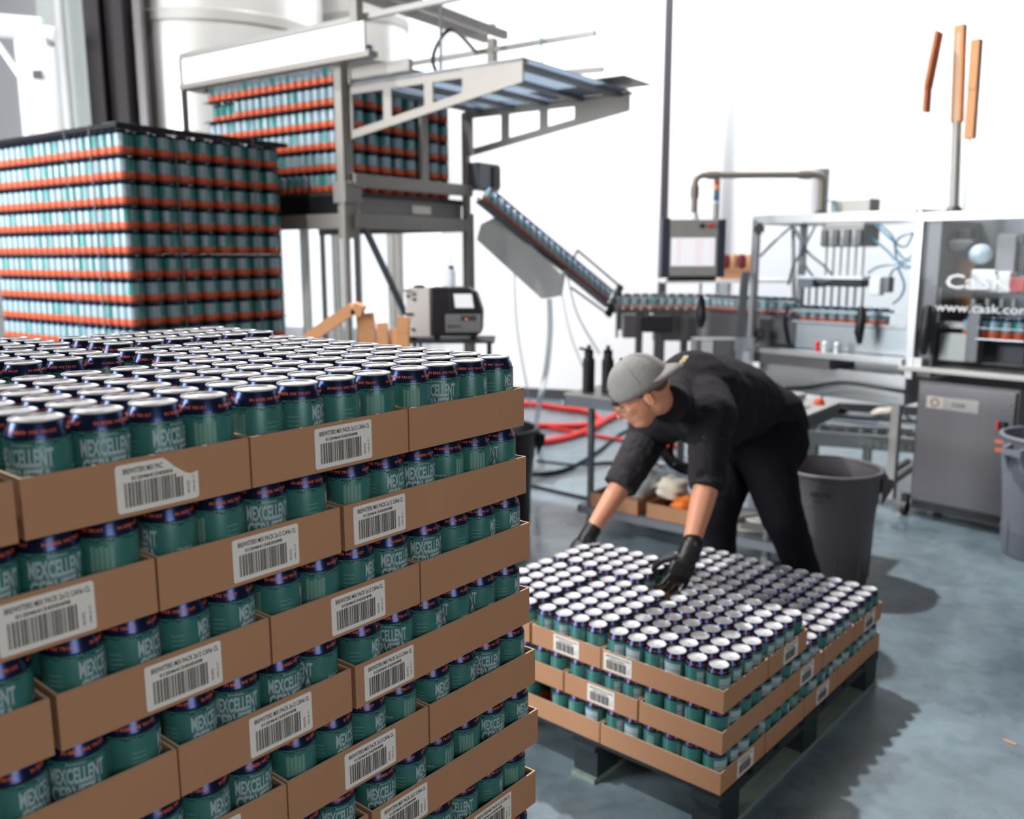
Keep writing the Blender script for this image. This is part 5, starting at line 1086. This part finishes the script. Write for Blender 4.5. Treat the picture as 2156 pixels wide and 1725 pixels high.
# clothes
tops = [cap(J['pel'] + Vector((-.02, 0, .02)), .172, J['wai'], .172), cap(J['wai'], .172, J['che'] + Vector((0, 0, .01)), .178), cap(J['che'], .15, J['nec'], .085, balls=(1, 1)), cap(J['nec'], .085, H(-.045, 0, -.075), .066, balls=(0, 0)), cap(J['che'], .14, J['shB'], .10), cap(J['che'], .13, J['shA'], .095),
        cap(J['shB'], .088, J['elB'], .062, balls=(1, 0)), cap(J['elB'], .062, J['elB'].lerp(J['wrB'], .10), .058, balls=(0, 0)), cap(J['shA'], .086, J['elA'], .070, balls=(1, 0)), cap(J['elA'], .070, J['elA'].lerp(J['wrA'], .18), .066, balls=(0, 0)),
        ell(J['che'].lerp(J['wai'], .5) + Vector((-.02, -.05, -.06)), .15, (1.2, 1, .9)), ell(J['pel'] + Vector((.03, -.04, .0)), .17, (1, 1, 1))]
organic('shirt', tops, M_shirt, .008, 4, wk, (.018, .11))
for nm, A, B_, r0, r1 in (('sleeve', J['shB'].lerp(J['elB'], .42), J['elB'].lerp(J['wrB'], .11), .0745, .0615), ('sleeve', J['shA'].lerp(J['elA'], .32), J['elA'].lerp(J['wrA'], .19), .083, .0695)):
    organic(nm, [cap(A, r0, B_, r1, balls=(0, 0))], M_sleeve, .006, 3, wk, (.012, .05))
organic('trousers', [cap(J['pel'] + Vector((0, 0, -.02)), .168, J['hiN'], .125), cap(J['pel'], .165, J['hiF'], .12), cap(J['hiN'], .125, J['knN'], .090), cap(J['knN'], .088, J['anN'] + Vector((0, 0, .02)), .066, balls=(1, 0)),
        cap(J['hiF'], .12, J['knF'], .088), cap(J['knF'], .086, J['anF'] + Vector((0, 0, .02)), .068, balls=(1, 0)), ell(J['hiN'].lerp(J['pel'], .4) + Vector((.05, 0, -.02)), .15, (1, 1, 1.1))], M_pants, .008, 4, wk, (.014, .09))
mb = MB(); c = aty(1437, 764, 3.22) - base
lg = FRM = None
mb2 = MB()
for x_, w_, z_ in ((.004, .016, .006), (.024, .018, .006), (-.012, .020, -.002), (.012, .014, -.002), (.029, .013, -.002)):
    for k in range(4): mb2.bb(x_ + w_ * k / 4, x_ + w_ * (k + .8) / 4, -.0005, .0005, z_, z_ + .0045)
def project_on(pt, d, obj_):
    dg = bpy.context.evaluated_depsgraph_get(); dg.update(); ok, loc, nor, _ = obj_.ray_cast(pt, d); return (loc, nor) if ok else (pt, -d)
shirt = [o for o in wk.children if o.name.startswith('shirt')][0]
o0 = Vector((0, 0, CAMH)) - base; loc, nor = project_on(o0, (aty(1436, 768, 3.2) - base - o0).normalized(), shirt)
zx = (J['wai'] - J['che']); zx = (zx - nor * zx.dot(nor)).normalized(); zy = nor.cross(zx); zy = zy if zy.z > 0 else -zy
print_v = []
for x, y, z in mb2.v:
    p = loc + zx * x * 1.2 + zy * z * 1.2 + nor * .03; l2, n2 = project_on(p, -nor, shirt); print_v.append(l2 + nor * .0015)
mb2.v = [tuple(p) for p in print_v]; mb2.obj('back_print', M_tape, shirt, 0)
def shoe(a, dirn, nm='shoe'):
    d = Vector(dirn); d.z = 0; d.normalize(); s_ = Vector((-d.y, d.x, 0)); rt = Matrix((d, s_, Vector((0, 0, 1)))).transposed(); g = Vector((a.x, a.y, 0))
    organic(nm, [lambda mb: mb.ball(g + d * .13 + Vector((0, 0, .042)), 1, 20, sc=(.085, .048, .040), rot=rt), lambda mb: mb.ball(g - d * .01 + Vector((0, 0, .055)), 1, 20, sc=(.07, .042, .055), rot=rt),
                 lambda mb: mb.box(g + d * .06 + Vector((0, 0, .012)), (.24, .075, .024), rot=rt)], M_black, .006, 3, wk)
shoe(J['anN'], (-.75, -.6, 0)); shoe(J['anF'], (-.75, -.65, 0))
def hand(w, d, n, parent, side=1, sc=1.0, curl=.5, spread=.10, thumb_in=.6):
    """gloved hand: palm, four jointed fingers of unequal length and a thumb leaving the side of the palm"""
    d = Vector(d).normalized(); n = Vector(n); n = (n - d * n.dot(d)).normalized(); s_ = d.cross(n) * side; w = Vector(w); parts = []
    P = lambda a, b, c: w + d * a * sc + s_ * b * sc + n * c * sc
    Rm = Matrix((d, s_, n)).transposed()
    parts.append(cap(P(-.035, 0, 0), .034 * sc, P(.01, 0, 0), .034 * sc))
    parts.append(lambda mb: mb.ball(P(.052, 0, 0), 1, 18, sc=(.056 * sc, .043 * sc, .019 * sc), rot=Rm))
    parts.append(lambda mb: mb.ball(P(.035, .020, .008), 1, 14, sc=(.036 * sc, .022 * sc, .020 * sc), rot=Rm))
    for k, (b, L, r) in enumerate(((.031, .072, .0098), (.0105, .080, .0102), (-.0105, .075, .0098), (-.031, .058, .0088))):
        base_ = P(.088 - .004 * abs(k - 1), b, 0); a = 0; p = base_; q_ = P(.060, b * .8, 0); pts = [q_, p]; seg = (L * .45, L * .31, L * .24)
        for j, sl in enumerate(seg):
            a += curl * (.55, .95, .7)[j]; dd = d * math.cos(a) + n * math.sin(a) + s_ * (spread * (1.5 - k)) ; p = p + dd.normalized() * sl * sc; pts.append(p)
        for i in range(len(pts) - 1): parts.append(cap(pts[i], (r * (1 - .06 * i)) * sc, pts[i + 1], (r * (1 - .06 * (i + 1))) * sc, 12))
    t0 = P(.018, .030, .006); t1 = P(.048, .058, .016 + .02 * thumb_in); t2 = P(.078, .062, .030 + .03 * thumb_in); t3 = P(.100, .056, .040 + .035 * thumb_in)
    for a_, b_, r0, r1 in ((t0, t1, .0145, .0125), (t1, t2, .0125, .011), (t2, t3, .011, .0085)): parts.append(cap(a_, r0 * sc, b_, r1 * sc, 12))
    return organic('glove', parts, M_glove, .0032, 2, parent)
dB = aty(1416, 1246, 2.905) - base - J['wrB']
hand(J['wrB'] + dB.normalized() * .012, dB, (-.25, .95, -.1), wk, side=-1, sc=1.12, curl=.40, spread=.14)
dA = aty(1222, 1156, 3.33) - base - J['wrA']
hand(J['wrA'] + dA.normalized() * .02, dA, (.35, .75, -.45), wk, side=1, sc=1.04, curl=.35)
